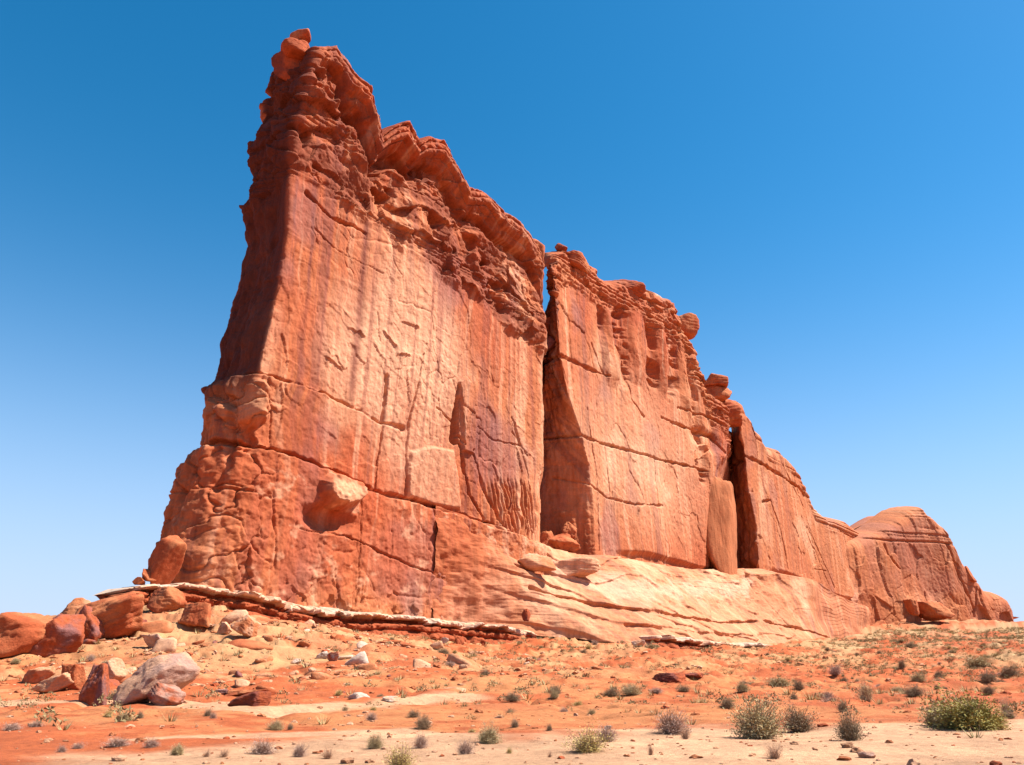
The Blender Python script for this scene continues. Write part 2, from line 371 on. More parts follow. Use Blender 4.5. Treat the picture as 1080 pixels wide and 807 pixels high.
# ---- terrain sheet
def build_ground():
    az = np.concatenate([np.linspace(-180, -44, 60), np.linspace(-43, 43, 760), np.linspace(44, 179, 60)])
    rr = np.concatenate([[.5, 2, 4, 6], np.geomspace(8, 420, 620), np.geomspace(425, 9000, 90)])
    A, Rr = np.meshgrid(np.radians(az), rr); X, Y = np.sin(A)*Rr, np.cos(A)*Rr
    Z = height(X, Y)
    # polylines on the ground
    def gl(pts): return np.array([G(*p)[:2] for p in pts])
    s, d = FR.inv(X, Y)
    n1 = fbm(X*.05, Y*.05, 0*X, 4, seed=310); n2 = fbm(X*.3, Y*.3, 0*X, 4, .6, seed=311); n3 = fbm(X*1.2, Y*1.2, 0*X, 3, .6, seed=312)
    red = np.array([.62, .15, .05]); org = np.array([.66, .24, .09]); sand = np.array([.78, .43, .24]); dry = np.array([.68, .38, .18])
    c = mix(np.zeros(X.shape+(3,))+red, org, sst(-.25, .35, n1+n2*.7+n3*.35))
    k = sst(2, 7, Z)*sst(-.3, .5, n1*.6+n2*.6+np.interp(s, [-60, 20, 60], [.5, .25, -.05]))
    c = mix(c, dry, k*.75)
    c = mix(c, dry, sst(0.05, .4, fbm(s*.03, d*.14, 0*X, 3, seed=315)+n2*.35+n3*.25)*.55*sst(85, 60, d))
    # dry grass tint on the right hill
    c = mix(c, np.array([.50, .36, .19]), sst(150, 260, np.hypot(X, Y))*sst(60, 150, X)*.6*sst(-.5, .6, n1+n2))
    # sandy verge at the camera's feet
    E = gl([(-150, 806), (0, 803), (60, 797), (150, 790), (250, 781), (330, 776), (440, 772), (560, 772), (640, 772), (740, 764), (850, 762), (960, 764), (1080, 760), (1250, 757)])
    ang = np.arctan2(X, Y); ea = np.arctan2(E[:, 0], E[:, 1]); er = np.hypot(E[:, 0], E[:, 1])
    edge = np.interp(ang, ea, er); q = (edge-np.hypot(X, Y))/edge
    c = mix(c, sand*(1+.1*n2[..., None]), sst(-.06, .08, q+n2*.09+n1*.03))
    for pts, w in (([(-40, 742), (60, 740), (120, 741), (200, 742), (260, 748), (330, 747), (400, 744), (440, 738), (480, 733)], 2.2),
                   ([(150, 779), (260, 777), (330, 774), (420, 770)], .8),):
        L = gl(pts); dist = polydist(X, Y, L)
        c = mix(c, sand, sst(w*1.3, w*.5, dist+n2*w*.4)*.9)
    c = mix(c, np.array([.50, .125, .05]), sst(.15, .7, fbm(X*.12, Y*.2, 0*X, 4, .6, seed=316))*.5*(np.abs(q) > .02)*(q < 0))
    c = c*(1+n3[..., None]*.16+n2[..., None]*.10)
    V = np.stack([X, Y, Z], -1)
    o = mesh_np('ground', V.reshape(-1, 3), grid_faces(len(rr), len(az), True)[:, ::-1], M_SOIL, None, c.reshape(-1, 3))
    tag(o, kind='structure')
    return o
build_ground()

# ------------------------------------------------------------------ the butte
butte = empty('sandstone_butte', (float(r0[0]), float(r0[1]), 17.0))
tag(butte, 'towering red sandstone butte with sheer lit wall, slits and crumbling caprock rising from the desert', 'butte')
def zb_from_crest(s): return np.interp(s, _crest[:, 0], _crest[:, 1])-4
PP = []      # parts parented after
CR1 = [(225, 372), (272, 394), (300, 402), (340, 415), (378, 433), (400, 445), (425, 452)]
CR2 = [(170, 425), (258, 470), (290, 478), (330, 490), (372, 508), (384, 515), (410, 522), (433, 526), (490, 543), (527, 558), (567, 575), (600, 590)]

def feat1(S, D, Z, ZT, ns, nd):
    sd = 11
    front = np.clip(nd, 0, 1)
    disp = base_rock(S, D, Z, sd, .32)
    # rough caprock
    cz = FR.line([(300, 195), (335, 200), (385, 238), (440, 280), (500, 325), (545, 352), (575, 372)])
    czl = np.interp(S, cz[:, 0], cz[:, 1])+fbm(S*.12, D*.1, Z*.05, 3, seed=5)*3.
    cap = sst(-1.5, 2.5, Z-czl)
    ban, amp = strata(Z, S, D, 91, 3.4, .5)
    g1, g2, idr, dx, dy = worley((S+D)*.075+fbm(S*.1, Z*.1, D*.1, 2, seed=3), Z*.22+fbm(S*.1, Z*.1, D*.1, 2, seed=4), 44)
    pocket = sst(.55, .95, fbm(S*.14, D*.14, Z*.17, 3, seed=92))
    scoop = 1-np.abs(fbm((S+D)*.075, Z*.10, D*.05, 2, seed=94))*2.6; scoop2 = 1-np.abs(fbm((S+D)*.2, Z*.32, D*.1, 2, seed=95))*2.4
    cap = cap*(1-.6*sst(10, 6, ZT-Z))
    r1, r2 = np.modf(idr*97.)[0]-.5, np.modf(idr*53.)[0]-.5
    e1, e2, ide, ex, ey = worley((S+D)*.24+fbm(S*.2, Z*.2, D*.2, 2, seed=13)*.4, Z*.4+fbm(S*.2, Z*.2, D*.2, 2, seed=14)*.4, 45)
    fac = dx*3.2*r1+dy*3.4*r2+(ex*2.2*(np.modf(ide*97.)[0]-.5)+ey*2.0*(np.modf(ide*53.)[0]-.5)+(ide-.5)*.9)*.5
    disp += cap*(ban*.8+.1+(idr-.5)*1.9+fac*.65+scoop*.5-pocket*2.6+fbm(S*.5, D*.5, Z*.7, 3, seed=93)*.2)
    # top-most layered brim hanging over
    ht = ZT-Z
    brim = sst(9, 5, ht)*sst(S.min(), S.min()+1, S)
    ban2, _ = strata(Z, S, D, 97, 1.25, .6)
    hw = ht/2.4+fbm(S*.05, D*.05, 0*Z, 2, seed=98)*.9; hf = hw-np.floor(hw); lam = (1-np.abs(2*hf-1)**3)**.6
    disp += brim*(1.3+ban2*.3+lam*1.6*(.6+.6*_h(np.floor(hw), 0*Z, 0*Z, 99)))*np.interp(S, [5, 18, 80, 88], [.4, 1, 1, .3])-sst(8.5, 9.7, ht)*sst(15.5, 11.5, ht)*2.8*np.interp(S, [5, 18], [.2, 1])
    # lower storeys stand proud
    shelf(disp, S, Z, CR1, [.6, 1.3, 1.3, 1.1, 1.0, .8, 0.], seed=1)
    shelf(disp, S, Z, CR2, [1.5, 1.6, 1.7, 1.8, 1.6, 1.5, 1.5, 1.4, 1.2, 1.8, 3., 4.], seed=2)
    groove(disp, S, Z, CR1[1:], 1.6, .45, 1); groove(disp, S, Z, CR2, 2.4, .5, 2)
    for pts, dp, w in (([(406, 398), (404, 440), (399, 480), (397, 522)], 1.3, .35), ([(443, 375), (430, 450), (431, 525)], .7, .25), ([(372, 508), (378, 560), (372, 640)], .5, .2),
                       ([(262, 400), (258, 440), (250, 480), (238, 520)], 1.6, .4), ([(221, 480), (219, 530), (210, 600)], 1.2, .35), ([(487, 470), (497, 520), (512, 548)], 1.6, .5),
                       ([(500, 475), (512, 520), (530, 556)], 1.2, .4), ([(520, 490), (535, 540), (545, 565)], 1.0, .4), ([(455, 530), (470, 575), (500, 620), (515, 650)], 1.3, .3),
                       ([(540, 440), (556, 500), (560, 570)], .6, .3), ([(322, 205), (345, 228), (382, 246)], 1.2, .5), ([(330, 240), (350, 262), (400, 290)], .5, .2),
                       ([(460, 430), (478, 446), (490, 470)], .8, .3), ([(548, 470), (520, 464), (505, 450)], .5, .25), ([(540, 455), (556, 482)], .6, .25),
                       ([(280, 395), (283, 440), (283, 476)], .6, .2), ([(310, 560), (360, 566), (420, 590), (470, 610)], .7, .25),
                       ([(280, 520), (282, 600)], .5, .25), ([(348, 600), (352, 640)], .5, .25), ([(200, 520), (230, 516), (262, 520)], .8, .3), ([(395, 330), (398, 360)], .4, .2)):
        groove(disp, S, Z, pts, dp, w, int(pts[0][0]))
    # lips of spalled flakes on the wall: sharp lower edge, fading upwards
    rf = np.random.default_rng(4)
    arcs = [(428, 343, 24, -.1, .45), (422, 375, 18, -.2, .45), (376, 350, 18, .2, .45), (352, 382, 22, .3, .4), (408, 358, 20, .6, .45)]
    for _ in range(34):
        x = rf.uniform(330, 560); y = rf.uniform(300, 470) if x < 500 else rf.uniform(380, 520)
        arcs.append((x, y, rf.uniform(6, 26), rf.uniform(.1, .8), rf.uniform(.06, .2)))
    for (x, y, L_, an, h_) in arcs:
        s0, z0 = FR.at(x, y); k = .24; ca, sa = math.cos(-an), math.sin(-an); Lm = L_*k*1.3
        bb = (np.abs(S-s0) < Lm) & (np.abs(Z-z0) < Lm+2) & (front > .5)
        if not bb.any(): continue
        q_ = S[bb]-s0; v_ = Z[bb]-z0; u1 = q_*ca+v_*sa; v1 = -q_*sa+v_*ca+fbm(S[bb]*.9, Z[bb]*.9, 0*q_, 3, seed=6)*.35+u1*u1*.12/Lm*2
        disp[bb] += h_*sst(Lm*.5, Lm*.3, np.abs(u1))*sst(-.08, .08, v1)*np.exp(-np.clip(v1, 0, 9)/1.3)
    # broken flake plates
    g1, g2, idr, dx, dy = worley(S*.24+fbm(S*.2, Z*.2, 0*S, 3, seed=8)*.35, Z*.16+fbm(S*.2+7, Z*.2, 0*S, 3, seed=9)*.35, 53)
    m = sst(12, 4, np.abs(Z-np.interp(S, *FR.line([(330, 400), (470, 400), (560, 480)]).T)))*front
    disp += m*((idr > .7)*.12+(idr > .88)*.12)
    # crumbly foot
    g1, g2, idr, dx, dy = worley(S*.3+D*.3+fbm(S*.2, Z*.2, D*.2, 3, seed=18), Z*.45+fbm(S*.2, Z*.2, D*.2, 3, seed=19), 57)
    zf = np.interp(S, _crest[:, 0], _crest[:, 1])
    disp += (sst(14, 2, Z-zf)*((idr-.5)*1.3)+sst(5, 0, Z-zf)*.8)*(.25+.75*sst(FR.at(270, 600)[0], FR.at(320, 600)[0], S))
    low = (Z < np.interp(S, *FR.line(CR2)[np.argsort(FR.line(CR2)[:, 0])].T))
    disp += low*(fbm(S*.25, D*.25, Z*.35, 4, .6, seed=58)*.3)
    cz_ = sst(FR.at(300, 500)[0], FR.at(255, 500)[0], S)*sst(FR.at(265, 380)[1], FR.at(265, 420)[1], Z)
    k1_, k2_, kid, kx, ky = worley(S*.16-D*.2+fbm(S*.2, Z*.2, D*.2, 3, seed=111)*.4, Z*.14+fbm(S*.2, Z*.2, D*.2, 3, seed=112)*.4, 61)
    disp += cz_*.75*((kid-.5)*1.3+kx*2.6*(np.modf(kid*97.)[0]-.5)+ky*2.2*(np.modf(kid*53.)[0]-.5)-.8*np.exp(-((k2_-k1_)/.05)**2)+fbm(S*.6, D*.6, Z*.6, 4, .65, seed=113)*.35)
    # fractured columns near the slit foot (510-570, 500-570)
    r, u, v = bump(S, Z, 541, 535, 35, 38)
    disp += sst(1, .5, r)*(np.abs(np.sin(S*2.1+Z*.35+fbm(S*.3, Z*.2, 0*S, 2, seed=66)*2))-.5)*.9
    # tall black slot with a slab beside it
    ins, dist = inpoly(S, Z, [(481, 405), (478, 425), (475, 448), (475, 466), (480, 470), (485, 468), (484, 445), (483, 420)])
    disp -= np.where(ins, np.minimum(dist*14, 3.2), 0)
    ins, dist = inpoly(S, Z, [(481, 403), (490, 397), (496, 405), (500, 450), (503, 480), (489, 476), (485, 430)])
    disp += np.where(ins, np.minimum(dist*2.5, .9), 0)
    # pale block
    ins, dist = inpoly(S, Z, [(434, 475), (455, 470), (480, 474), (486, 500), (490, 538), (460, 533), (433, 524), (430, 500)])
    disp += np.where(ins, np.minimum(dist*1.0, .7), 0); blk = np.where(ins, np.clip(dist*2, 0, 1), 0)
    # nodules that overhang
    fr_ = sst(-2.5, .5, D)*front
    ins, dist = inpoly(S, Z, [(253, 402), (262, 397), (276, 402), (283, 412), (281, 430), (277, 446), (268, 455), (256, 452), (249, 436), (250, 415)])
    facet = fbm(S*.45, D*.3, Z*.45, 3, seed=59)*.5
    disp += np.where(ins, np.minimum(dist*2.4, 2.6+facet+sst(FR.at(264, 400)[1], FR.at(264, 445)[1], Z)*1.2), 0)*fr_
    ins, dist = inpoly(S, Z, [(255, 455), (266, 453), (270, 470), (264, 482), (256, 480), (251, 468)]); disp -= np.where(ins, np.minimum(dist*2.5, 1.6), 0)*fr_
    ins, dist = inpoly(S, Z, [(330, 508), (342, 500), (356, 501), (371, 507), (379, 516), (376, 528), (366, 536), (352, 541), (338, 536), (328, 522)])
    k2 = ins*1.; disp += np.where(ins, np.minimum(dist*2.2, 1.8+facet+sst(FR.at(352, 505)[1], FR.at(352, 535)[1], Z)*1.6), 0)
    r2, u, v = bump(S, Z, 340, 548, 36, 18); disp -= sst(1, .3, r2)*2.0*(1-k2)
    r, u, v = bump(S, Z, 240, 525, 18, 14); disp -= sst(1, .3, r)*1.1*fr_
    # upper peak: big flake, deep notch beside it
    ins, dist = inpoly(S, Z, [(322, 72), (336, 74), (352, 92), (350, 118), (335, 118), (323, 108)])
    disp += np.where(ins, np.minimum(dist*2, 1.8), 0)
    ins, dist = inpoly(S, Z, [(345, 70), (357, 78), (362, 100), (368, 118), (380, 135), (360, 136), (350, 118), (352, 95)])
    disp -= np.where(ins, np.minimum(dist*3, 3.4), 0)
    ins, dist = inpoly(S, Z, [(386, 200), (393, 198), (405, 212), (402, 218), (392, 216)]); disp -= np.where(ins, np.minimum(dist*6, 4), 0)
    # dark end wall: ribs and ledges
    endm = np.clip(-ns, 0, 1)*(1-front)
    disp += endm*(fbm(S*.1, D*.22, Z*.06, 3, seed=81)*1.6+fbm(S*.3, D*.5, Z*.2, 3, seed=82)*.7)*sst(0, 5, -D)
    # ---------------- colour
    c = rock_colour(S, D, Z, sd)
    r, u, v = bump(S, Z, 425, 400, 75, 110); c = mix(c, PALE, sst(1.15, .35, r+.25*fbm(S*.08, Z*.04, 0*S, 3, seed=30))*.9*front)
    r, u, v = bump(S, Z, 440, 320, 90, 60, rot=-.6); c = mix(c, PALE, sst(1.1, .3, r)*.3*front)
    # long dark water streaks over the pale wall
    q = S+fbm(S*.05, Z*.03, 0*S, 2, seed=31)*.6
    stk = sst(.1, .7, fbm(q*.9, Z*.008, 0*S, 3, .6, seed=32)); c = mix(c, VARN_SHADE*1.25, stk*.5*front*sst(-12, 6, Z-np.interp(S, *FR.line([(300, 400), (420, 450), (560, 560)]).T))*(1-cap))
    s1, _ = FR.at(376, 350); c = mix(c, VARN_SHADE, np.exp(-((S-s1)/1.0)**2)*.75*(Z > FR.at(376, 425)[1])*(1-cap))
    s1, _ = FR.at(462, 330); c = mix(c, VARN_SHADE, np.exp(-((S-s1)/.5)**2)*.6*(Z > FR.at(462, 400)[1])*(1-cap))
    for px, py, rx, ry, cc, k in ((525, 470, 35, 45, PURP, .55), (318, 225, 28, 40, PURP, .5), (300, 330, 40, 60, RED, .6), (430, 590, 55, 45, PURP*.95+RED*.1, .45), (356, 432, 35, 25, BUFF, .35),
                                  (330, 560, 150, 70, RED, .6), (295, 480, 60, 90, RED*.95, .5), (352, 520, 24, 15, BUFF*1.05, .9), (266, 425, 18, 30, BUFF, .6), (430, 440, 22, 40, RED, .35), (520, 350, 40, 60, RED, .35)):
        r, u, v = bump(S, Z, px, py, rx, ry); c = mix(c, cc, sst(1.15, .4, r+.3*fbm(S*.15, Z*.15, 0*S, 3, seed=int(px)))*k*front)
    c = mix(c, PALE*.95, blk*.45)
    c = mix(c, RED*.52+PURP*.1, cap*.85*sst(-.6, .4, fbm(S*.15, D*.15, Z*.3, 3, seed=34)))
    c = mix(c, VARN_SHADE*.5, endm*.95*sst(FR.at(262, 420)[1]-3, FR.at(270, 400)[1]+3, Z))  # shade of the end wall painted in, deeper than its varnish
    # pale bloom patches on the plinth
    c = mix(c, PALE, low*sst(.35, .8, fbm(S*.22, D*.2, Z*.35, 4, .6, seed=35))*.5)
    return disp, c

T1 = 16
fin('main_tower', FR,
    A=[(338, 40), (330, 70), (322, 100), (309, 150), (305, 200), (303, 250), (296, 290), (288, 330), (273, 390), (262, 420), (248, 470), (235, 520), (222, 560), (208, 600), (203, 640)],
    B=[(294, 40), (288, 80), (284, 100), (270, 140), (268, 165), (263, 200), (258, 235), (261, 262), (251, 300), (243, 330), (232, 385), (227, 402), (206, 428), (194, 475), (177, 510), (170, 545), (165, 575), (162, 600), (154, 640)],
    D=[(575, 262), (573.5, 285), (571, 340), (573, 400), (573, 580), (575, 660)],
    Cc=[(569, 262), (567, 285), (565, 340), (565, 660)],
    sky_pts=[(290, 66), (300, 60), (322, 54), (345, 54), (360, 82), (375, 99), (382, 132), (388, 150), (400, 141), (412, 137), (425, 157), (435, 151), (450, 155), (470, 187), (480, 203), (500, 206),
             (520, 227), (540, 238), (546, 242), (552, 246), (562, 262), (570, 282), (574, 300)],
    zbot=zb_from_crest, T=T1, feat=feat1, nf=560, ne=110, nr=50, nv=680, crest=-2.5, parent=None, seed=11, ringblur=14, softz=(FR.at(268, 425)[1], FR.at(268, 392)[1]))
PP.append(bpy.data.objects['main_tower'])

def feat2(S, D, Z, ZT, ns, nd):
    sd = 23; front = np.clip(nd, 0, 1)
    disp = base_rock(S, D, Z, sd, .4)
    ht = ZT-Z
    capd = np.interp(S, *FR.line([(590, 350), (640, 400), (700, 430), (765, 470)]).T)
    cap = sst(-1, 3, Z-(ZT-13+fbm(S*.06, D*.06, 0*Z, 2, seed=5)*4))
    ban, amp = strata(Z, S, D, 191, 4.2, .5); ban2, _ = strata(Z, S, D, 193, 1.6, .6)
    g1, g2, idr, dx, dy = worley((S-D)*.12+fbm(S*.1, Z*.1, D*.1, 2, seed=3), Z*.16, 144)
    disp += cap*(ban*2.4-1.0+ban2*.7+(idr-.5)*1.8+fbm(S*.35, D*.35, Z*.5, 3, seed=194)*.6)
    # flutes and hollow pockets under the caprock, x 645..730
    a, b = FR.at(640, 380)[0], FR.at(735, 400)[0]
    m = sst(a-3, a+3, S)*sst(b+6, b-2, S)*sst(42, 36, ht)*sst(9, 14, ht)*front
    fl = np.sin((S-a)/(b-a)*2*math.pi*4.+fbm(S*.1, Z*.06, 0*S, 2, seed=201)*1.2)
    pock = sst(.0, .8, fbm(S*.12, 0*S, Z*.33, 3, seed=202)+.25)
    disp += m*(fl*1.3-np.clip(-fl, 0, 1)*pock*2.6)
    for pts, dp, w in (([(584, 372), (600, 378), (625, 388), (645, 396)], 1.8, .6), ([(600, 455), (640, 468), (680, 480), (720, 490), (745, 497)], 1.6, .45),
                       ([(628, 360), (640, 392)], .8, .35), ([(660, 372), (668, 420), (680, 440)], 1.0, .4), ([(610, 500), (640, 525), (668, 532), (700, 534)], .9, .35),
                       ([(622, 430), (630, 500), (632, 580)], .5, .3), ([(700, 440), (720, 450), (750, 460), (764, 478)], 1.5, .6), ([(715, 430), (745, 440), (765, 452)], 1.0, .5),
                       ([(640, 470), (645, 530)], .4, .25), ([(690, 480), (695, 560)], .5, .3)):
        groove(disp, S, Z, pts, dp, w, int(pts[0][0]))
    # undercut foot
    zf = np.interp(S, *FR.line([(575, 580), (625, 585), (680, 588), (740, 602), (770, 603)]).T)
    disp -= sst(2.2, .2, Z-zf)*1.6*sst(FR.at(640, 588)[0], FR.at(670, 588)[0], S)
    # shaded end wall: ribs, broken ledges
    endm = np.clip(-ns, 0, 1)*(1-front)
    disp += endm*(fbm(S*.15, D*.3, Z*.1, 4, .6, seed=181)*2.4+(strata(Z, S, D, 182, 5)[0]-.4)*1.2)
    r, u, v = bump(S, Z, 745, 465, 20, 14); disp -= sst(1, .3, r)*1.8
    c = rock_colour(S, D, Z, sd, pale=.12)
    c = mix(c, ORG, cap*.4); c = mix(c, RED, cap*.5*sst(-.3, .5, fbm(S*.1, D*.1, Z*.3, 3, seed=203)))
    r, u, v = bump(S, Z, 680, 480, 80, 100); c = mix(c, PALE*.97, sst(1.1, .3, r)*.4*front)
    c = mix(c, VARN_SHADE*.55, endm*.85*sst(-.6, .3, fbm(S*.1, D*.1, Z*.06, 3, seed=204)))  # cleft shade painted into the colour of this end wall
    return disp, c
zb2 = lambda s: np.interp(s, *FR.line([(560, 590), (625, 592), (740, 606), (800, 606), (920, 648)]).T)-7
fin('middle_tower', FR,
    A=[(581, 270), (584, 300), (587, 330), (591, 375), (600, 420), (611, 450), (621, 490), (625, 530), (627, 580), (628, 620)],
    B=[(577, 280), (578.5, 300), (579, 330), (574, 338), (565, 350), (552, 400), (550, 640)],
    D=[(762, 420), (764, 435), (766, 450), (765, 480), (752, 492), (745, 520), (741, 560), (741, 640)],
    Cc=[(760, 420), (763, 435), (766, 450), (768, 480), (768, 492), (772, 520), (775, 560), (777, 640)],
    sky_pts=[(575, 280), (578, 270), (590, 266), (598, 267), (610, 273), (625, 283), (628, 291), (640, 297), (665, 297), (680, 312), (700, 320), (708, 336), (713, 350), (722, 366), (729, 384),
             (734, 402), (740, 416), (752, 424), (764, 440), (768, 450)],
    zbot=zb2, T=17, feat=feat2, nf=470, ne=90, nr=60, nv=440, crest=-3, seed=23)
PP.append(bpy.data.objects['middle_tower'])

def feat3(S, D, Z, ZT, ns, nd):
    sd = 37; front = np.clip(nd, 0, 1); ht = ZT-Z
    disp = base_rock(S, D, Z, sd, .5)
    cap = sst(9, 5, ht); ban, amp = strata(Z, S, D, 291, 3.4, .5)
    disp += cap*(ban*1.6-.6)
    for pts, dp, w in (([(785, 480), (800, 488), (820, 500), (842, 513), (850, 522)], 2.6, .8), ([(803, 530), (812, 528), (822, 560), (830, 600)], 1.8, .6), ([(826, 490), (850, 540), (880, 620)], .7, .4),
                       ([(885, 560), (900, 568), (910, 566)], 1.2, .5), ([(860, 600), (872, 602)], 1., .4), ([(845, 545), (862, 580), (880, 632)], .6, .4)):
        groove(disp, S, Z, pts, dp, w, int(pts[0][0]))
    zf = np.interp(S, *FR.line([(770, 600), (800, 600), (840, 612), (860, 624), (890, 634), (920, 641)]).T)
    disp -= sst(3., .3, Z-zf)*2.0*sst(FR.at(800, 600)[0], FR.at(830, 600)[0], S)
    endm = np.clip(-ns, 0, 1)*(1-front); disp += endm*fbm(S*.1, D*.3, Z*.14, 3, seed=282)*2.
    c = rock_colour(S, D, Z, sd, pale=.15); c = mix(c, ORG, np.full(S.shape, .35)); return disp, c
fin('low_tower', FR,
    A=[(770, 425), (779, 445), (786, 480), (790, 520), (798, 560), (801, 598), (803, 640)],
    B=[(768, 430), (766, 445), (764, 480), (763, 520), (765, 560), (766, 640)],
    D=[(907, 562), (915, 600), (924, 640), (928, 660)],
    Cc=[(900, 562), (905, 600), (910, 640), (914, 660)],
    sky_pts=[(766, 428), (772, 425), (780, 447), (790, 456), (800, 472), (815, 474), (830, 490), (840, 506), (847, 520), (852, 533), (864, 546), (885, 550), (897, 559), (905, 562)],
    zbot=zb2, T=22, feat=feat3, nf=430, ne=70, nr=50, nv=300, crest=-4, seed=37, roundR=5)
PP.append(bpy.data.objects['low_tower'])

# apron of pale slickrock below the wall
def apron():
    top = FR.line([(460, 533), (490, 542), (527, 556), (567, 574), (600, 583), (650, 588), (740, 602), (800, 600), (840, 612), (860, 624), (890, 634), (920, 641), (935, 650)])
    d0x = np.array([s for s, z in top])
    bx = [(440, 664, -1.), (480, 664, .5), (515, 664, 3.), (545, 664, 6.), (590, 667, 12), (640, 673, 19), (700, 680, 26), (800, 685, 24), (860, 688, 20), (900, 689, 14), (930, 682, 6), (940, 676, 3)]
    bot = np.array([list(FR.at(x, y, d))+[d] for x, y, d in bx])
    s = np.linspace(top[0, 0], FR.at(938, 650)[0], 760)[None]
    zt = np.interp(s, top[:, 0], top[:, 1]); zb = np.interp(s, bot[:, 0], bot[:, 1])-1.5; db = np.interp(s, bot[:, 0], bot[:, 2])
    t = np.linspace(0, 1, 260)[:, None]
    Z = zt+(zb-zt)*np.clip((t-.06)/.94, 0, 1)+0*s
    tt = np.clip((t-.06)/.94, 0, 1)
    vert = np.interp(s, [FR.at(780, 600)[0], FR.at(820, 600)[0]], [0, 1])        # right part: a near-vertical plinth
    prof = lerp(.15*tt+.85*tt**.9, np.clip(tt*14, 0, 1)*.72+.28*tt**3, vert)
    D = -5*(1-np.clip(t/.06, 0, 1))+prof*db+0*s
    # benches
    hZ = (Z-zb)/(zt-zb+1e-6)
    disp = fbm(s*.03+0*Z, Z*.08, 0*Z, 3, seed=401)*1.6*sst(0, .15, tt)
    w = hZ*3.2+fbm(s*.018+0*Z, Z*.05, 0*Z, 3, seed=402)*1.8
    f = w-np.floor(w); disp += (1-vert)*(sst(.0, .12, f)-f)*.7
    w = Z/1.6+fbm(s*.05+0*Z, Z*.05, 0*Z, 2, seed=403)*.8; f = w-np.floor(w); disp += (sst(0, .15, f)-f)*.15*sst(-.2, .4, fbm(s*.02+0*Z, Z*.05, 0*Z, 2, seed=409))
    disp *= sst(FR.at(485, 600)[0], FR.at(540, 600)[0], s)
    disp += fbm(s*.3+0*Z, D*.3, Z*.4, 4, .6, seed=404)*.45*(1-.7*vert)+fbm(s*.08+0*Z, D*.1, Z*.15, 3, seed=405)*1.0*(1-vert)
    disp[:8] *= 0
    for pts, dp, wd, dd in (([(548, 597), (560, 602), (580, 600)], 2.0, .8, 5), ([(588, 620), (640, 640), (700, 650), (760, 657), (800, 655)], 1.6, .5, 15), ([(585, 590), (600, 606), (612, 612)], 1.2, .6, 5),
                            ([(805, 604), (812, 640), (822, 668)], 1., .4, 10), ([(800, 655), (850, 668), (885, 682), (925, 680)], 1.3, .5, 12), ([(700, 645), (712, 652)], 1, .6, 18), ([(670, 660), (740, 670), (800, 672)], 1.0, .5, 22)):
        groove(disp, s+0*Z, Z, pts, dp, wd, int(pts[0][0]), d=dd)
    D = D+disp; Z = Z+disp*.25*(1-vert)
    c = rock_colour(s+0*Z, D, Z, 55, pale=.1)
    n = fbm(s*.04+0*Z, D*.1, Z*.1, 3, seed=410); n2 = fbm(s*.15+0*Z, D*.15, Z*.3, 3, seed=411)
    c = mix(c, BUFF, .55*(1-vert*.5)*(.6+.4*sst(-.5, .5, n))*sst(FR.at(495, 600)[0], FR.at(560, 600)[0], s+0*Z)); c = mix(c, RED*.9, .6*sst(FR.at(550, 600)[0], FR.at(500, 600)[0], s+0*Z+n2*6))
    # wind blown pale sand lying on the benches
    lo = FR.line([(515, 555, 2), (545, 575, 5), (590, 588, 8), (640, 618, 13), (700, 622, 13), (790, 622, 9), (800, 612, 8)]); sand = polydist((s+0*Z), Z, lo)
    wdt = np.interp(s, [FR.at(540, 575)[0], FR.at(640, 600)[0], FR.at(780, 600)[0]], [1.6, 4.5, 2.5])+0*Z
    c = mix(c, np.array([.92, .52, .34]), sst(1.25, .2, sand/wdt+n2*.9)*.6)
    o = mesh_np('slickrock_apron', FR.xyz(s+0*Z, D, Z).reshape(-1, 3), grid_faces(*Z.shape), M_ROCK, None, c.reshape(-1, 3))
    return o
PP.append(apron())

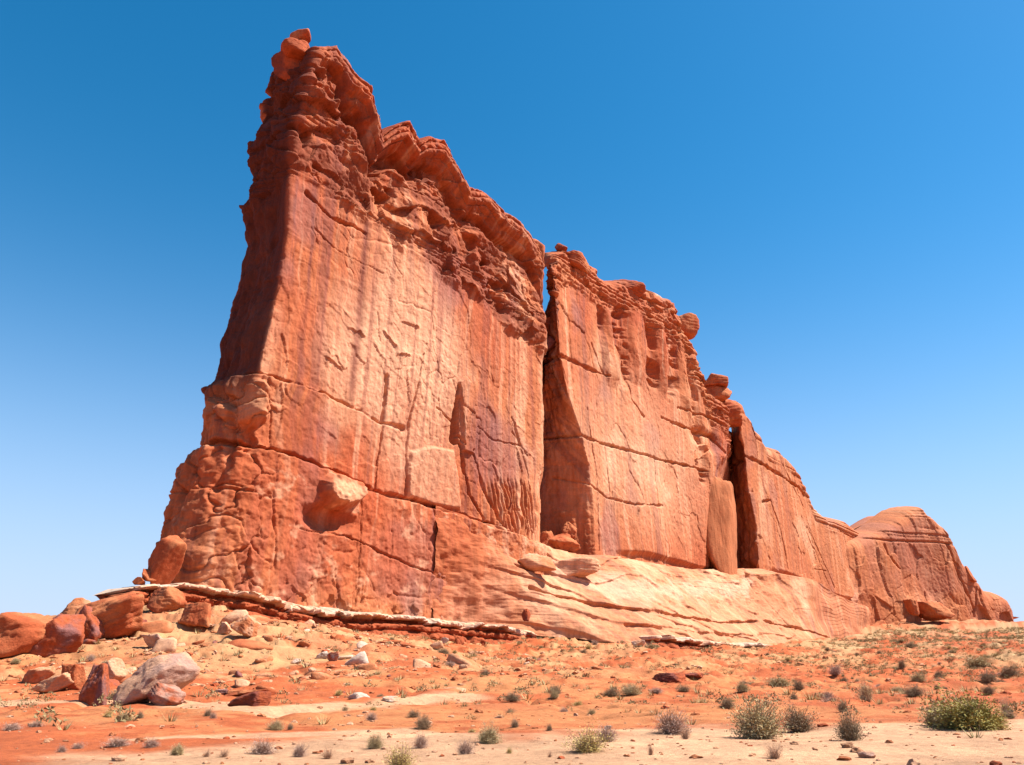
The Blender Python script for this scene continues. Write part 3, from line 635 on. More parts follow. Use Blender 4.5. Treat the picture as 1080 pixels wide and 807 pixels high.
# pale hard bed sticking out at the foot of the wall, broken red bed in its shadow below
def upper_(Pz): return (Pz > -.95)[:, None]
def ledge(name, pts, out, thick, low, seed, n=900, label=None):
    L = FR.line(pts); L = L[np.argsort(L[:, 0])]
    dq = np.interp(L[:, 0], L[:, 0], [FR.at(p[0], p[1], 0)[0] for p in sorted(pts)])*0
    s = np.linspace(L[0, 0], L[-1, 0], n); zt = np.interp(s, L[:, 0], L[:, 1])
    dd = np.interp(s, L[:, 0], [p[2] for p in sorted(pts, key=lambda p: FR.at(*p)[0])])
    endk = sst(0, .03, (s-s[0])/(s[-1]-s[0]))*sst(1, .97, (s-s[0])/(s[-1]-s[0]))
    rows = []
    P = [(-5, .55), (-2, .35), (out*.3, .18), (out*.75, .06), (out-.25, 0), (out, -.25), (out+.05, -thick*.6), (out-.15, -thick*.92), (out-.6, -thick), (out-2.2, -thick-.15), (out-2.8, -thick-.7),
         (out-2.1, -thick-.95), (out-.7, -thick-1.0), (out-.4, -thick-1.3), (out-.5, -thick-low*.7), (out-1., -thick-low*.85), (out-.1, -thick-low*.95), (out+.4, -thick-low-.6), (out+.8, -thick-low-3.)]
    Pu = np.interp(np.linspace(0, len(P)-1, 76), range(len(P)), [p[0] for p in P]); Pz = np.interp(np.linspace(0, len(P)-1, 76), range(len(P)), [p[1] for p in P])
    U = Pu[:, None]+0*s; Z = Pz[:, None]*endk+zt
    g1, g2, idr, _, _ = worley(s[None]*.35+0*Z, Pz[:, None]*.7+0*Z, seed)
    h1, h2, idh, _, _ = worley(s[None]*.11+0*Z, Pz[:, None]*.2+0*Z+(Pz[:, None] > -thick)*7, seed+3)
    upper = (Pz > -thick-.1)[:, None]
    Z = Z+(fbm(s*.06, 0*s, 0*s, 3, seed=seed+6)*.5+(_h(np.floor(s/3.1+fbm(s*.1, 0*s, 0*s, 2, seed=seed)), 0*s, 0*s, seed)-.5)*.5)*sst(.6, 0, Pz)[:, None]*endk
    b5 = s/5.5+fbm(s*.05, 0*s, 0*s, 2, seed=seed+20)*1.5; b2 = s/2.1+fbm(s*.1, 0*s, 0*s, 2, seed=seed+21)
    r5 = _h(np.floor(b5), 0*s, 0*s, seed+22); r2 = _h(np.floor(b2), 0*s, 0*s, seed+23)
    Z = np.where(upper_(Pz), zt+(Z-zt)*(.55+.9*r5)-(r5 > .8)*.25-(r2-.5)*.3, Z)
    U = U-sst(0, 2, U+3)*np.where(upper_(Pz), (r5 > .78)*1.5+(r2 > .8)*.9+(r2-.5)*.7, (r2-.5)*.9)
    U = U+sst(0, 2, U+3)*(fbm(s[None]*.07+0*Z, Z*0, 0*Z, 3, seed=seed+1)*1.2+np.where(upper, (idh-.5)*1.5+(idr-.5)*.5-(idr > .82)*1.8, (idr-.5)*1.5+(idh-.5)*1.4)+fbm(s[None]*.7+0*Z, U*.7, Z*.9, 4, .65, seed=seed+2)*.3)
    D = dd*endk+U*(endk*.9+.1)-2*(1-endk)
    c = np.where(upper[..., None], lerp(WHITE*[1, .93, .86], PALE, sst(-.45, .4, fbm(s[None]*.12+0*Z, U*.3, Z*.5, 3, seed=seed+4))[..., None]*.75), RED*.85)
    c = c*(1+fbm(s[None]*.8+0*Z, U*.8, Z, 3, seed=seed+5)*.15)[..., None]
    return mesh_np(name, FR.xyz(s+0*Z, D, Z).reshape(-1, 3), grid_faces(*Z.shape), M_ROCK, None, c.reshape(-1, 3))
PP.append(ledge('rock_ledge', [(108, 627, 1), (130, 622, 2), (190, 618, 3), (250, 624, 3.5), (300, 633, 4), (350, 641, 4), (400, 648, 4.5), (450, 653, 5), (500, 658, 5.5), (540, 661, 8), (575, 664, 11)], 2.2, .85, 2.6, 501))
PP.append(ledge('rock_ledge', [(655, 670, 21), (700, 674, 25.5), (760, 678, 27), (830, 682, 25), (880, 685, 19), (935, 681, 7)], 2.2, .9, 1.4, 521))

# ------------------------------------------------------------------ boulder maker
def ico(sub):
    import bmesh
    bm = bmesh.new(); bmesh.ops.create_icosphere(bm, subdivisions=sub, radius=1)
    V = np.array([v.co[:] for v in bm.verts]); Fc = np.array([[v.index for v in f.verts] for f in bm.faces]); bm.free()
    return V, Fc
ICO = {k: ico(k) for k in (2, 3, 4, 5, 6)}
def rock_shape(seed, sub=5, planes=11, dims=(1, 1, 1), rough=.06, beds=0., sharp=14, scale_noise=1.6):
    V, Fc = ICO[sub]; r = np.random.default_rng(seed)
    N = r.normal(size=(planes, 3)); N /= np.linalg.norm(N, axis=1)[:, None]
    N = np.vstack([N, [[0, 0, 1], [0, 0, -1], [1, .1, .2], [-1, .2, -.1], [.1, 1, 0], [0, -1, .15]]]); N /= np.linalg.norm(N, axis=1)[:, None]; h = np.r_[r.uniform(.6, .95, planes), .8, .75, 1, 1, 1, 1]
    sharp = sharp*3; q = np.clip(V@N.T, 1e-3, None)/h
    rad = 1/((q**sharp).sum(1)**(1/sharp))
    P = V*rad[:, None]
    k = scale_noise
    dsp = fbm(P[:, 0]*k, P[:, 1]*k, P[:, 2]*k+seed, 5, .58, seed=seed)*rough*1.4
    if beds:
        z = P[:, 2]*5+fbm(P[:, 0], P[:, 1], P[:, 2], 2, seed=seed+1)*.8; f = z-np.floor(z)
        dsp += ((1-np.abs(2*f-1)**4)-.5)*beds
    P = P*(1+dsp[:, None])
    return P*np.array(dims)[None], Fc
def rock_col(P, seed, base, alt, k=1.0):
    n = fbm(P[:, 0]*k, P[:, 1]*k, P[:, 2]*k, 4, .6, seed=seed+9)
    return mix(np.zeros(P.shape)+base, alt, sst(-.5, .6, n))*(1+.12*fbm(P[:, 0]*5*k, P[:, 1]*5*k, P[:, 2]*5*k, 3, seed=seed+2))[:, None]
def rot_z(P, a, tilt=0., tax=0.):
    c, s = math.cos(a), math.sin(a); M = np.array([[c, -s, 0], [s, c, 0], [0, 0, 1]])
    ct, st = math.cos(tilt), math.sin(tilt); T = np.array([[ct, 0, st], [0, 1, 0], [-st, 0, ct]])   # tilt: right side up when negative
    cx, sx = math.cos(tax), math.sin(tax); X = np.array([[1, 0, 0], [0, cx, -sx], [0, sx, cx]])
    return P@M.T@T.T@X.T

# knobs and caps on the butte, at wall frame places
def wallrock(name, px, py, d, wpx, hpx, seed, base=RED, alt=ORG, beds=.04, tilt=0., depth=1.0, sub=5, fr=FR, rough=.06, planes=11, sharp=14, rz=0., wk=1.):
    s, z = fr.at(px, py, d); P0 = fr.xyz(np.array(s), np.array(float(d)), np.array(z)); dist = float(np.linalg.norm(P0-Cm)); dl = dist/F*math.cos(PITCH*.0)
    k = dist/ (F*np.linalg.norm(ray(px, py)))
    a = wpx*k*.5; b = hpx*k*.5
    P, Fc = rock_shape(seed, sub, dims=(a*wk, a*depth, b), rough=rough, beds=beds, planes=planes, sharp=sharp)
    c = rock_col(P/max(a, b)*1.3, seed, base, alt)
    P = rot_z(rot_z(P, rz), 0, tilt)+P0
    o = mesh_np(name, P, Fc, M_ROCK, None, c)
    PP.append(o); return o
def wr(*a, **k): return wallrock(*a, **k)
wr('cap_boulder', 311, 74, -7, 40, 48, 4, base=RED, alt=VARN_SHADE, tilt=.1, depth=.8, sharp=5, beds=.06)
wr('summit_knob', 311, 54, -5, 38, 26, 3, base=RED*.8, alt=RED, tilt=-.1, depth=.9, sharp=2.2)
wr('summit_knob', 315, 41, -5, 26, 19, 5, base=ORG, alt=RED, tilt=.1, depth=.9, sharp=2.2)
wr('cap_boulder', 350, 72, -5, 44, 36, 8, base=RED, alt=PURP, tilt=.7, depth=.9, sharp=5, beds=.06)
wr('cap_boulder', 370, 104, -5, 28, 60, 18, base=RED, alt=VARN_SHADE, tilt=.05, depth=1.0, sharp=5, beds=.07)
wr('cap_boulder', 591, 262, -4, 13, 13, 14, base=RED*.8, alt=VARN_SHADE, tilt=.0, depth=.9, sharp=18)
wr('cap_boulder', 602, 281, -4, 50, 24, 15, base=ORG, alt=RED, tilt=.25, depth=.8, sharp=6, beds=.07)
wr('cap_boulder', 658, 306, -4, 44, 24, 17, base=RED, alt=PURP, tilt=.15, depth=.7, sharp=6, beds=.07)
wr('cap_boulder', 692, 324, -4, 42, 24, 19, base=ORG, alt=PALE, tilt=.45, depth=.7, sharp=6, beds=.08)
wr('mushroom_cap', 722, 345, -4, 36, 34, 21, base=ORG, alt=RED, tilt=.15, depth=.9, sharp=5, beds=.04)
wr('turret', 756, 402, -4, 32, 22, 25, base=RED, alt=ORG, tilt=.1, depth=.8, sharp=6, beds=.08)
wr('turret', 757, 416, -4, 28, 26, 26, base=ORG, alt=RED, tilt=.0, depth=.9, sharp=5, beds=.1)
wr('turret', 763, 436, -4, 40, 36, 28, base=ORG, alt=RED, tilt=.0, depth=.9, sharp=5, beds=.08)
wr('cap_boulder', 558, 272, -5, 28, 44, 29, base=ORG, alt=RED, tilt=.25, depth=.9, sharp=5, beds=.06)
wr('chockstone', 581, 345, -6, 20, 20, 31, base=RED, alt=VARN_SHADE, tilt=-.4, depth=.9)
wr('chockstone', 580, 363, -6, 20, 18, 32, base=VARN_SHADE*1.2, alt=PURP, tilt=-.5, depth=.9)
# pillar standing in the right-hand alcove
wr('leaning_pillar', 757, 560, 0, 42, 142, 39, base=ORG, alt=ORG*.9, tilt=-.0, rz=R(45), wk=1.2, depth=.8, sub=6, sharp=3.5, beds=.0, rough=.07)
# rubble heap at the foot of the big slit
for i, (x, y, w, h) in enumerate(((590, 574, 36, 26), (610, 577, 28, 22), (577, 572, 20, 26), (600, 560, 18, 22))):
    wr('slit_rubble', x, y, -4-(i % 3), w, h, 120+i, base=RED, alt=ORG, tilt=-.25+.05*i, depth=.9, sharp=12, beds=.05, rough=.14, planes=15)
wr('apron_boulder', 563, 594, 5, 40, 22, 130, base=BUFF, alt=ORG, depth=.6, sharp=5); wr('apron_boulder', 607, 600, 6, 60, 26, 131, base=BUFF, alt=PALE, depth=.5, sharp=5)
wr('leaning_boulder', 176, 592, 2, 30, 62, 140, base=RED, alt=ORG, tilt=.65, depth=.8, sharp=9, beds=.03, planes=9)
wr('foot_boulder', 156, 607, 1, 16, 16, 141, base=RED, alt=ORG); wr('foot_boulder', 147, 613, 1, 12, 10, 142, base=RED, alt=ORG)
for o in PP:
    o.parent = butte; o.matrix_parent_inverse = __import__('mathutils').Matrix.Translation((-float(r0[0]), -float(r0[1]), -17.0))

# ------------------------------------------------------------------ far dome
def featd(S, D, Z, ZT, ns, nd):
    disp = base_rock(S, D, Z, 71, .9)*1.1; ht = ZT-Z
    L = FD.line([(880, 560), (910, 566), (940, 570), (985, 572), (1015, 578)]); zc = np.interp(S, L[:, 0], L[:, 1])
    disp -= 1.2*np.exp(-((Z-zc)/.5)**2)
    disp -= sst(-1, 8, Z-zc)*(Z-zc).clip(0)*.1
    ban, amp = strata(Z, S, D, 391, 4.0, .5); disp += sst(0, 4, Z-zc)*(ban-.5)*1.2
    zb = np.interp(S, *FD.line([(900, 645), (1000, 650), (1063, 650)]).T)
    disp += sst(14, 4, Z-zb)*((worley(S*.08, Z*.1, 392)[2]-.5)*4+.5)
    for pts in ([(935, 575), (940, 590), (950, 600)], [(995, 575), (1005, 600), (1025, 645)], [(1027, 612), (1026, 650)], [(975, 625), (978, 660)]):
        groove(disp, S, Z, pts, 3, .8, 5, fr=FD)
    c = rock_colour(S, D, Z, 71); c = mix(c, ORG*1.08, np.full(S.shape, .55)); c = mix(c, PURP*1.1, sst(0, .7, fbm(S*.03, D*.03, Z*.04, 2, seed=72))*.35)
    return disp, c
fin('sandstone_dome', FD,
    A=[(860, 540), (862, 700)], B=[(860, 540), (860, 700)],
    D=[(1063, 600), (1064, 634), (1068, 665)], Cc=[(1050, 600), (1054, 640), (1060, 665)],
    sky_pts=[(860, 572), (890, 571), (905, 568), (925, 560), (940, 550), (955, 539), (965, 535), (985, 558), (1000, 590), (1012, 604), (1022, 616), (1030, 626), (1040, 625), (1050, 629), (1058, 640), (1064, 652)],
    zbot=lambda s: 10+0*s, T=45, feat=featd, nf=360, ne=20, nr=120, nv=260, crest=-6, seed=71, roundR=6, ringblur=20)
dome = bpy.data.objects['sandstone_dome']
tag(dome, 'lower rounded red sandstone dome beyond the right end of the tall butte', 'rock dome')
def far_rock(px, py, w, h, seed, label, name='rock_outcrop', d=8, tilt=0, base=RED, alt=ORG, depth=1.):
    n = len(PP); o = wallrock(name, px, py, d, w, h, seed, fr=FD, tilt=tilt, base=base, alt=alt, sharp=14, depth=depth, rough=.1, beds=.03); PP.pop(); tag(o, label, 'rock'); return o
far_rock(1019, 606, 14, 20, 151, 'small dark block perched on the right shoulder of the far dome', d=0)
far_rock(984, 645, 30, 24, 152, 'fallen pale orange block against the middle of the far dome foot', d=10)
far_rock(963, 641, 14, 20, 153, 'narrow fallen block standing just left of the pale block below the far dome', d=10)

# ------------------------------------------------------------------ boulders on the ground
def boulder(px, py, w, h, seed, label, base=RED, alt=ORG, tilt=0., sharp=14, planes=12, depth=.9, beds=.05, sub=5, group=None, sink=.12, name='boulder', cat='boulder', off=0., mat=None, rough=.085, tax=0., dist=None):
    """px,py: foot of the rock in the survey photo, w,h in its pixels"""
    if dist is None: x, y, z, t = G(px, py)
    else:
        r = ray(px, py); r = r/np.hypot(r[0], r[1]); x, y = r[0]*dist, r[1]*dist; z = CAMZ+r[2]*dist; t = dist
    k = pxm(px, t); a = w*k*.5; b = h*k*.5
    P, Fc = rock_shape(seed, sub, dims=(a, a*depth, b), beds=beds, planes=planes, sharp=sharp, rough=rough)
    c = rock_col(P/a, seed, base, alt, 1.3)
    P = rot_z(P, 0, tilt, tax)
    P[:, 2] -= P[:, 2].min()
    P[:, 2] *= h*k*(1+sink)/P[:, 2].max()
    P[:, 0] *= w*k/(P[:, 0].max()-P[:, 0].min())
    u = np.array([x, y]); u = u/np.linalg.norm(u); x += u[0]*a*depth*.6; y += u[1]*a*depth*.6
    o = mesh_np(name, P, Fc, mat or M_BOULDER, None, c, loc=(x, y, z-h*k*sink))
    tag(o, label, cat, group); return o
P_ = np.array([.62, .35, .26])
boulder(20, 691, 62, 34, 201, 'wide red boulder cut by the left edge of the photo on the skyline', tilt=-.2, depth=1.1, sharp=8, beds=.03)
boulder(82, 668, 44, 30, 202, 'low rounded boulder half hidden behind the leaning slab on the ridge', base=ORG, alt=BUFF, dist=126)
boulder(59, 692, 38, 35, 203, 'upright blocky red boulder with shaded left side on the left ridge', planes=8, sharp=22, depth=.9, alt=PURP)
boulder(92, 679, 26, 32, 204, 'tilted red slab leaning between the blocky boulder and the layered mass', tilt=.75, planes=7, sharp=20, depth=.8, alt=PURP)
boulder(118, 677, 58, 46, 205, 'large layered red rock mass sloping up to the cliff foot', tilt=-.5, beds=.07, depth=1.0, sharp=10)
boulder(133, 640, 36, 15, 206, 'flat orange slab on top of the ridge just left of the cliff foot', tilt=-.3, depth=.9)
boulder(176, 646, 34, 24, 207, 'rounded red boulder directly beneath the white ledge at its left end', sharp=7)
boulder(164, 645, 12, 16, 208, 'narrow upright red rock squeezed left of the rounded boulder under the ledge', sharp=12)
boulder(208, 664, 30, 22, 209, 'angular red boulder on the talus below the white ledge', planes=7, sharp=20)
boulder(258, 676, 26, 22, 210, 'leaning pointed orange slab high on the talus slope', tilt=.6, base=ORG, alt=PALE, planes=7, sharp=20)
boulder(162, 683, 20, 12, 211, 'small pale pink slab lying on the talus above the big pale boulder', base=PALE, alt=P_)
boulder(167, 741, 64, 44, 212, 'biggest boulder on the lower slope, pale pinkish grey with a tilted flat top', base=P_, alt=PALE*.9, tilt=-.35, planes=9, sharp=16, depth=.9, beds=.03)
boulder(174, 744, 34, 21, 213, 'triangular reddish block in front of the pale pinkish boulder', base=P_, alt=RED, tilt=.35, planes=7, sharp=22)
boulder(101, 743, 24, 33, 214, 'upright dark red boulder left of the big pale boulder', base=RED, alt=PURP, planes=8, sharp=16)
boulder(79, 729, 20, 21, 215, 'squarish red boulder with pitted side left of the upright dark one', planes=9)
boulder(119, 722, 24, 22, 216, 'pale buff boulder behind the upright dark red one', base=PALE, alt=BUFF)
boulder(57, 731, 30, 16, 217, 'low pale slab left of the squarish red boulder', base=BUFF, alt=PALE, tilt=-.3)
boulder(38, 722, 26, 14, 218, 'low buff slab with a dark crack near the left edge', base=BUFF, alt=ORG, tilt=-.4)
boulder(265, 745, 34, 13, 219, 'dark red lump under a flat cap slab beside the pale trail', base=RED*.8, alt=VARN_SHADE, planes=8)
o = boulder(265, 736, 42, 7, 220, 'thin flat reddish cap slab lying across the dark red lump', base=ORG, alt=RED, tilt=-.02, sink=0, depth=.7)
boulder(341, 696, 12, 8, 221, 'white stone, left one of a close pair on the red slope', base=WHITE, alt=WHITE*.9)
boulder(351, 697, 13, 9, 222, 'white and red stone, right one of a close pair on the red slope', base=WHITE, alt=RED)
boulder(469, 679, 9, 6, 223, 'lone white stone on the slope below the middle of the white ledge', base=WHITE, alt=WHITE*.9)
boulder(412, 740, 17, 5, 224, 'thin whitish slab shading a dark hollow near the end of the pale trail', base=WHITE*.9, alt=PALE)
boulder(312, 700, 10, 5, 225, 'small white flat stone left of the white pair', base=WHITE, alt=PALE)
boulder(555, 654, 10, 12, 226, 'small dark red rock set in the slickrock left of the apron', base=RED, alt=VARN_SHADE, dist=200)
boulder(705, 720, 34, 9, 227, 'long low red outcrop in the middle of the right-hand flat', base=RED, alt=VARN_SHADE, beds=.1)
boulder(733, 718, 20, 6, 228, 'short low red outcrop right of the long low one', base=RED, alt=VARN_SHADE, beds=.1)
boulder(672, 672, 16, 6, 229, 'whitish flat stone at the left end of the far pale ledge', base=WHITE, alt=PALE)
boulder(236, 670, 14, 12, 230, 'small orange rock left of the leaning pointed slab', base=ORG, alt=PALE)
boulder(196, 720-9, 18, 8, 231, 'thin dark stone at the upper right of the big pale boulder', base=PURP, alt=RED)
boulder(233, 733, 14, 5, 232, 'flat purplish stone above the capped lump', base=PURP, alt=P_)
boulder(150, 665, 12, 10, 233, 'dark red rock above the small pale pink slab', base=RED, alt=VARN_SHADE)
boulder(916, 800, 16, 5, 234, 'flat pinkish stone half sunk in the near sand at lower right', base=PALE, alt=P_)
boulder(832, 776-10, 8, 3, 235, 'tiny flat pink stone between the two olive shrubs', base=PALE, alt=P_)
boulder(641, 770, 7, 4, 236, 'small pale stone on the red bank above the yellow-green shrub', base=PALE, alt=WHITE)

# loose rocks: shared meshes, countable ones are individuals, the rest is gravel
KR = []
for i in range(8):
    P, Fc = rock_shape(700+i, 3, dims=(1, random.uniform(.6, 1), random.uniform(.35, .8)), planes=9, sharp=14)
    base, alt = [(RED, ORG), (ORG, PALE), (ORG, RED), (BUFF, ORG), (RED, PURP), (ORG, BUFF), (BUFF, PALE), (WHITE, PALE)][i]
    me = mesh_np('loose_rock', P, Fc, M_BOULDER, None, rock_col(P, i, base, alt, 1.2)); KR.append(me.data); bpy.data.objects.remove(me)
def dens_talus(x, y):
    s, d = FR.inv(x, y); h = height(x, y, False)
    left = np.interp(s, [-70, -50, 25, 60, 100], [1, 1, 1, .35, .12])
    return left*sst(84, 60, d)*sst(1, 3, d)*(.35+.65*sst(-.1, .4, fbm(x*.05, y*.05, 0*x, 2, seed=601)))
cand = []
while len(cand) < 250:
    a = R(random.uniform(-33, 33)); r = random.uniform(30, 260); x, y = math.sin(a)*r, math.cos(a)*r
    s, d = FR.inv(x, y)
    if d < 3: continue
    if random.random() < float(dens_talus(np.array(x), np.array(y)))+.01: cand.append((x, y, r, min(random.paretovariate(2.0)*.32, 1.3)*(.5+.5*r/100)))
LBL = {0: 'loose red rock scattered on the talus slope left of centre below the wall', 1: 'loose rock lying on the red flats to the right of centre'}
for x, y, r, sz in cand:
    s, d = FR.inv(x, y); i = random.choices(range(8), [3, 3, 2, 3, 2, 3, 2, .6])[0]
    o = bpy.data.objects.new('loose_rock', KR[i]); COL.objects.link(o)
    o.location = (x, y, float(height(x, y))-.12*sz); o.scale = (sz*.75,)*3; o.rotation_euler = (random.uniform(-.4, .4), random.uniform(-.4, .4), random.uniform(0, 6.3))
    left = x < 0
    if s < 25: o.scale = (o.scale[0]*random.choice((1, 1.3, 2., 2.8)),)*3
    tag(o, LBL[0] if left else LBL[1], 'rock', 'loose rocks on the talus' if left else 'loose rocks on the flats')
def gravel():
    V0, F0 = ICO[2]; V0 = V0; n = 9000; Vs, Fs, Cs = [], [], []
    k = 0; r_ = np.random.default_rng(5)
    cnt = 0
    A = np.radians(r_.uniform(-36, 36, 60000)); Rr = np.exp(r_.uniform(math.log(12), math.log(260), 60000)); X, Y = np.sin(A)*Rr, np.cos(A)*Rr
    s, d = FR.inv(X, Y); p = np.where(d > 3, dens_talus(X, Y)*(Rr/120)*sst(-.2, .6, fbm(X*.12, Y*.12, 0*X, 3, seed=640))*1.3+.035, 0); sel = np.nonzero(r_.random(60000) < p)[0][:n]
    Hh = height(X[sel], Y[sel]); pal = np.array([RED*1.1, ORG, BUFF, PALE, ORG*.9, BUFF*.9, ORG, BUFF, PALE])
    ny = len(V0)
    for j, i in enumerate(sel):
        sz = min(.02+.0011*Rr[i]*(.5+r_.pareto(2.2)), .08+.0035*Rr[i])
        q = V0*(1+.25*r_.normal(size=(ny, 1)).clip(-1.2, 1.2))*np.array([sz, sz*r_.uniform(.6, 1), sz*r_.uniform(.3, .7)])
        a = r_.uniform(0, 6.3); c, si = math.cos(a), math.sin(a)
        q = np.stack([q[:, 0]*c-q[:, 1]*si, q[:, 0]*si+q[:, 1]*c, q[:, 2]], -1)+[X[i], Y[i], Hh[j]+sz*.1]
        Vs.append(q); Fs.append(F0+j*ny); Cs.append(np.tile(pal[r_.integers(9)]*r_.uniform(.8, 1.1), (ny, 1)))
    o = mesh_np('gravel', np.concatenate(Vs), np.concatenate(Fs), M_BOULDER, None, np.concatenate(Cs), smooth=False)
    tag(o, 'small broken stones and gravel strewn over the red slope', 'gravel', kind='stuff')
gravel()

# ------------------------------------------------------------------ shrubs
M_LEAF = {
 'green': leaf_mat('leaf_green', (.19, .16, .04), (.36, .29, .08)),
 'sage': leaf_mat('leaf_sage', (.31, .235, .11), (.47, .36, .19)),
 'grey': leaf_mat('leaf_grey', (.36, .22, .165), (.52, .35, .27)),
 'gold': leaf_mat('leaf_gold', (.42, .31, .09), (.60, .44, .17)),
 'dead': leaf_mat('leaf_dead', (.36, .15, .07), (.46, .22, .11)),
 'dark': leaf_mat('leaf_dark', (.19, .13, .07), (.30, .21, .12)),
 'straw': leaf_mat('leaf_straw', (.52, .38, .20), (.62, .48, .28)),
}
M_TWIG = leaf_mat('twig', (.22, .13, .09), (.32, .20, .14))
def shrub_mesh(kind, seed, nt, nl, leaf, name):
    """unit shrub: about 1 m wide (radius .5); returns (stem mesh, foliage mesh)"""
    r = np.random.default_rng(seed); TV, TF, LV, LF = [], [], [], []
    lobes = [(r.uniform(-.42, .42), r.uniform(-.42, .42), r.uniform(.5, 1.05)) for _ in range(5)]
    def tube(pts, w0, w1):
        n0 = sum(len(v) for v in TV); P = []
        m = len(pts)
        for i, p in enumerate(pts):
            w = lerp(w0, w1, i/(m-1))
            for k in range(3): P.append(p+np.array([math.cos(k*2.1)*w, math.sin(k*2.1)*w, 0]))
        TV.append(np.array(P))
        for i in range(m-1):
            for k in range(3):
                a = n0+i*3+k; b = n0+i*3+(k+1) % 3; TF.append([a, b, b+3, a+3])
    nL = 0
    for i in range(nt):
        az = r.uniform(0, 6.283); el = math.acos(r.uniform(.0, .98)); lobe = lobes[i % 5]
        L = r.uniform(.45, 1.08)*lobe[2]; bare = r.random() < .22
        e = np.array([math.cos(az)*math.sin(el)*.5*L+lobe[0]*.35, math.sin(az)*math.sin(el)*.5*L+lobe[1]*.35, max(.04, (math.cos(el)*.9+.08)*L*.95)])
        b = np.array([r.normal()*.04, r.normal()*.04, -.04]); m = (b+e)/2+np.array([0, 0, .06])+r.normal(size=3)*.03
        pts = [b, m*.6+b*.4+r.normal(size=3)*.01, m, m*.4+e*.6+r.normal(size=3)*.015, e]
        tube(pts, .008, .0025)
        for j in range(2 if bare else nl):
            t = r.uniform(.4, 1.05)
            c = (1-t)**2*b+2*t*(1-t)*m+t*t*e+r.normal(size=3)*.035*(.6+t)
            if c[2] < 0: continue
            d = r.normal(size=3)+(e-b)*2.5; d /= np.linalg.norm(d); q = np.cross(d, r.normal(size=3)); q /= np.linalg.norm(q)+1e-9
            ll, ww = leaf[0]*r.uniform(.6, 1.4), leaf[1]*r.uniform(.7, 1.3)
            LV += [c, c+d*ll*.5+q*ww, c+d*ll, c+d*ll*.5-q*ww]; LF.append([nL, nL+1, nL+2, nL+3]); nL += 4
    a = mesh_np('stem', np.concatenate(TV), TF, M_TWIG); b_ = mesh_np('foliage', np.array(LV), LF, M_LEAF[kind])
    ma, mb = a.data, b_.data; bpy.data.objects.remove(a); bpy.data.objects.remove(b_)
    # a light copy without parts for far shrubs: stems joined with foliage
    n = len(np.concatenate(TV)); V = np.concatenate([np.concatenate(TV), np.array(LV)]); Fq = np.concatenate([np.array(TF), np.array(LF)+n])
    c = mesh_np('whole', V, Fq, M_LEAF[kind]); c.data.materials.append(M_TWIG)
    mi = np.zeros(len(Fq), np.int32); mi[:len(TF)] = 1; c.data.polygons.foreach_set('material_index', mi); mc = c.data; bpy.data.objects.remove(c)
    return ma, mb, mc
SH = {}
for kind, nt, nl, leaf in (('green', 420, 34, (.05, .010)), ('sage', 420, 26, (.045, .008)), ('grey', 380, 14, (.05, .006)), ('gold', 300, 16, (.05, .007)), ('dead', 170, 9, (.05, .005)), ('dark', 320, 22, (.045, .009)), ('straw', 260, 14, (.07, .005))):
    SH[kind] = [shrub_mesh(kind, 900+len(SH)*10+v, nt, nl, leaf, kind) for v in range(2 if kind in ('green', 'gold', 'dead', 'straw') else 3)]
def shrub(px, py, w, h, kind, label, v=0, group=None, rot=None):
    x, y, z, t = G(px, py); k = pxm(px, t)
    u = np.array([x, y])/math.hypot(x, y); rad = w*k/2; x += u[0]*rad*.5; y += u[1]*rad*.5; z = float(height(x, y))
    ma, mb, _ = SH[kind][v % len(SH[kind])]
    e = empty('desert_shrub', (x, y, z-.02)); tag(e, label, 'shrub', group); e.scale = (w*k*.94, w*k*.9, h*k*1.05); e.rotation_euler = (0, 0, random.uniform(0, 6.3) if rot is None else rot)
    for nme, d in (('stem', ma), ('foliage', mb)):
        c = bpy.data.objects.new(nme, d); COL.objects.link(c); c.parent = e
    return e
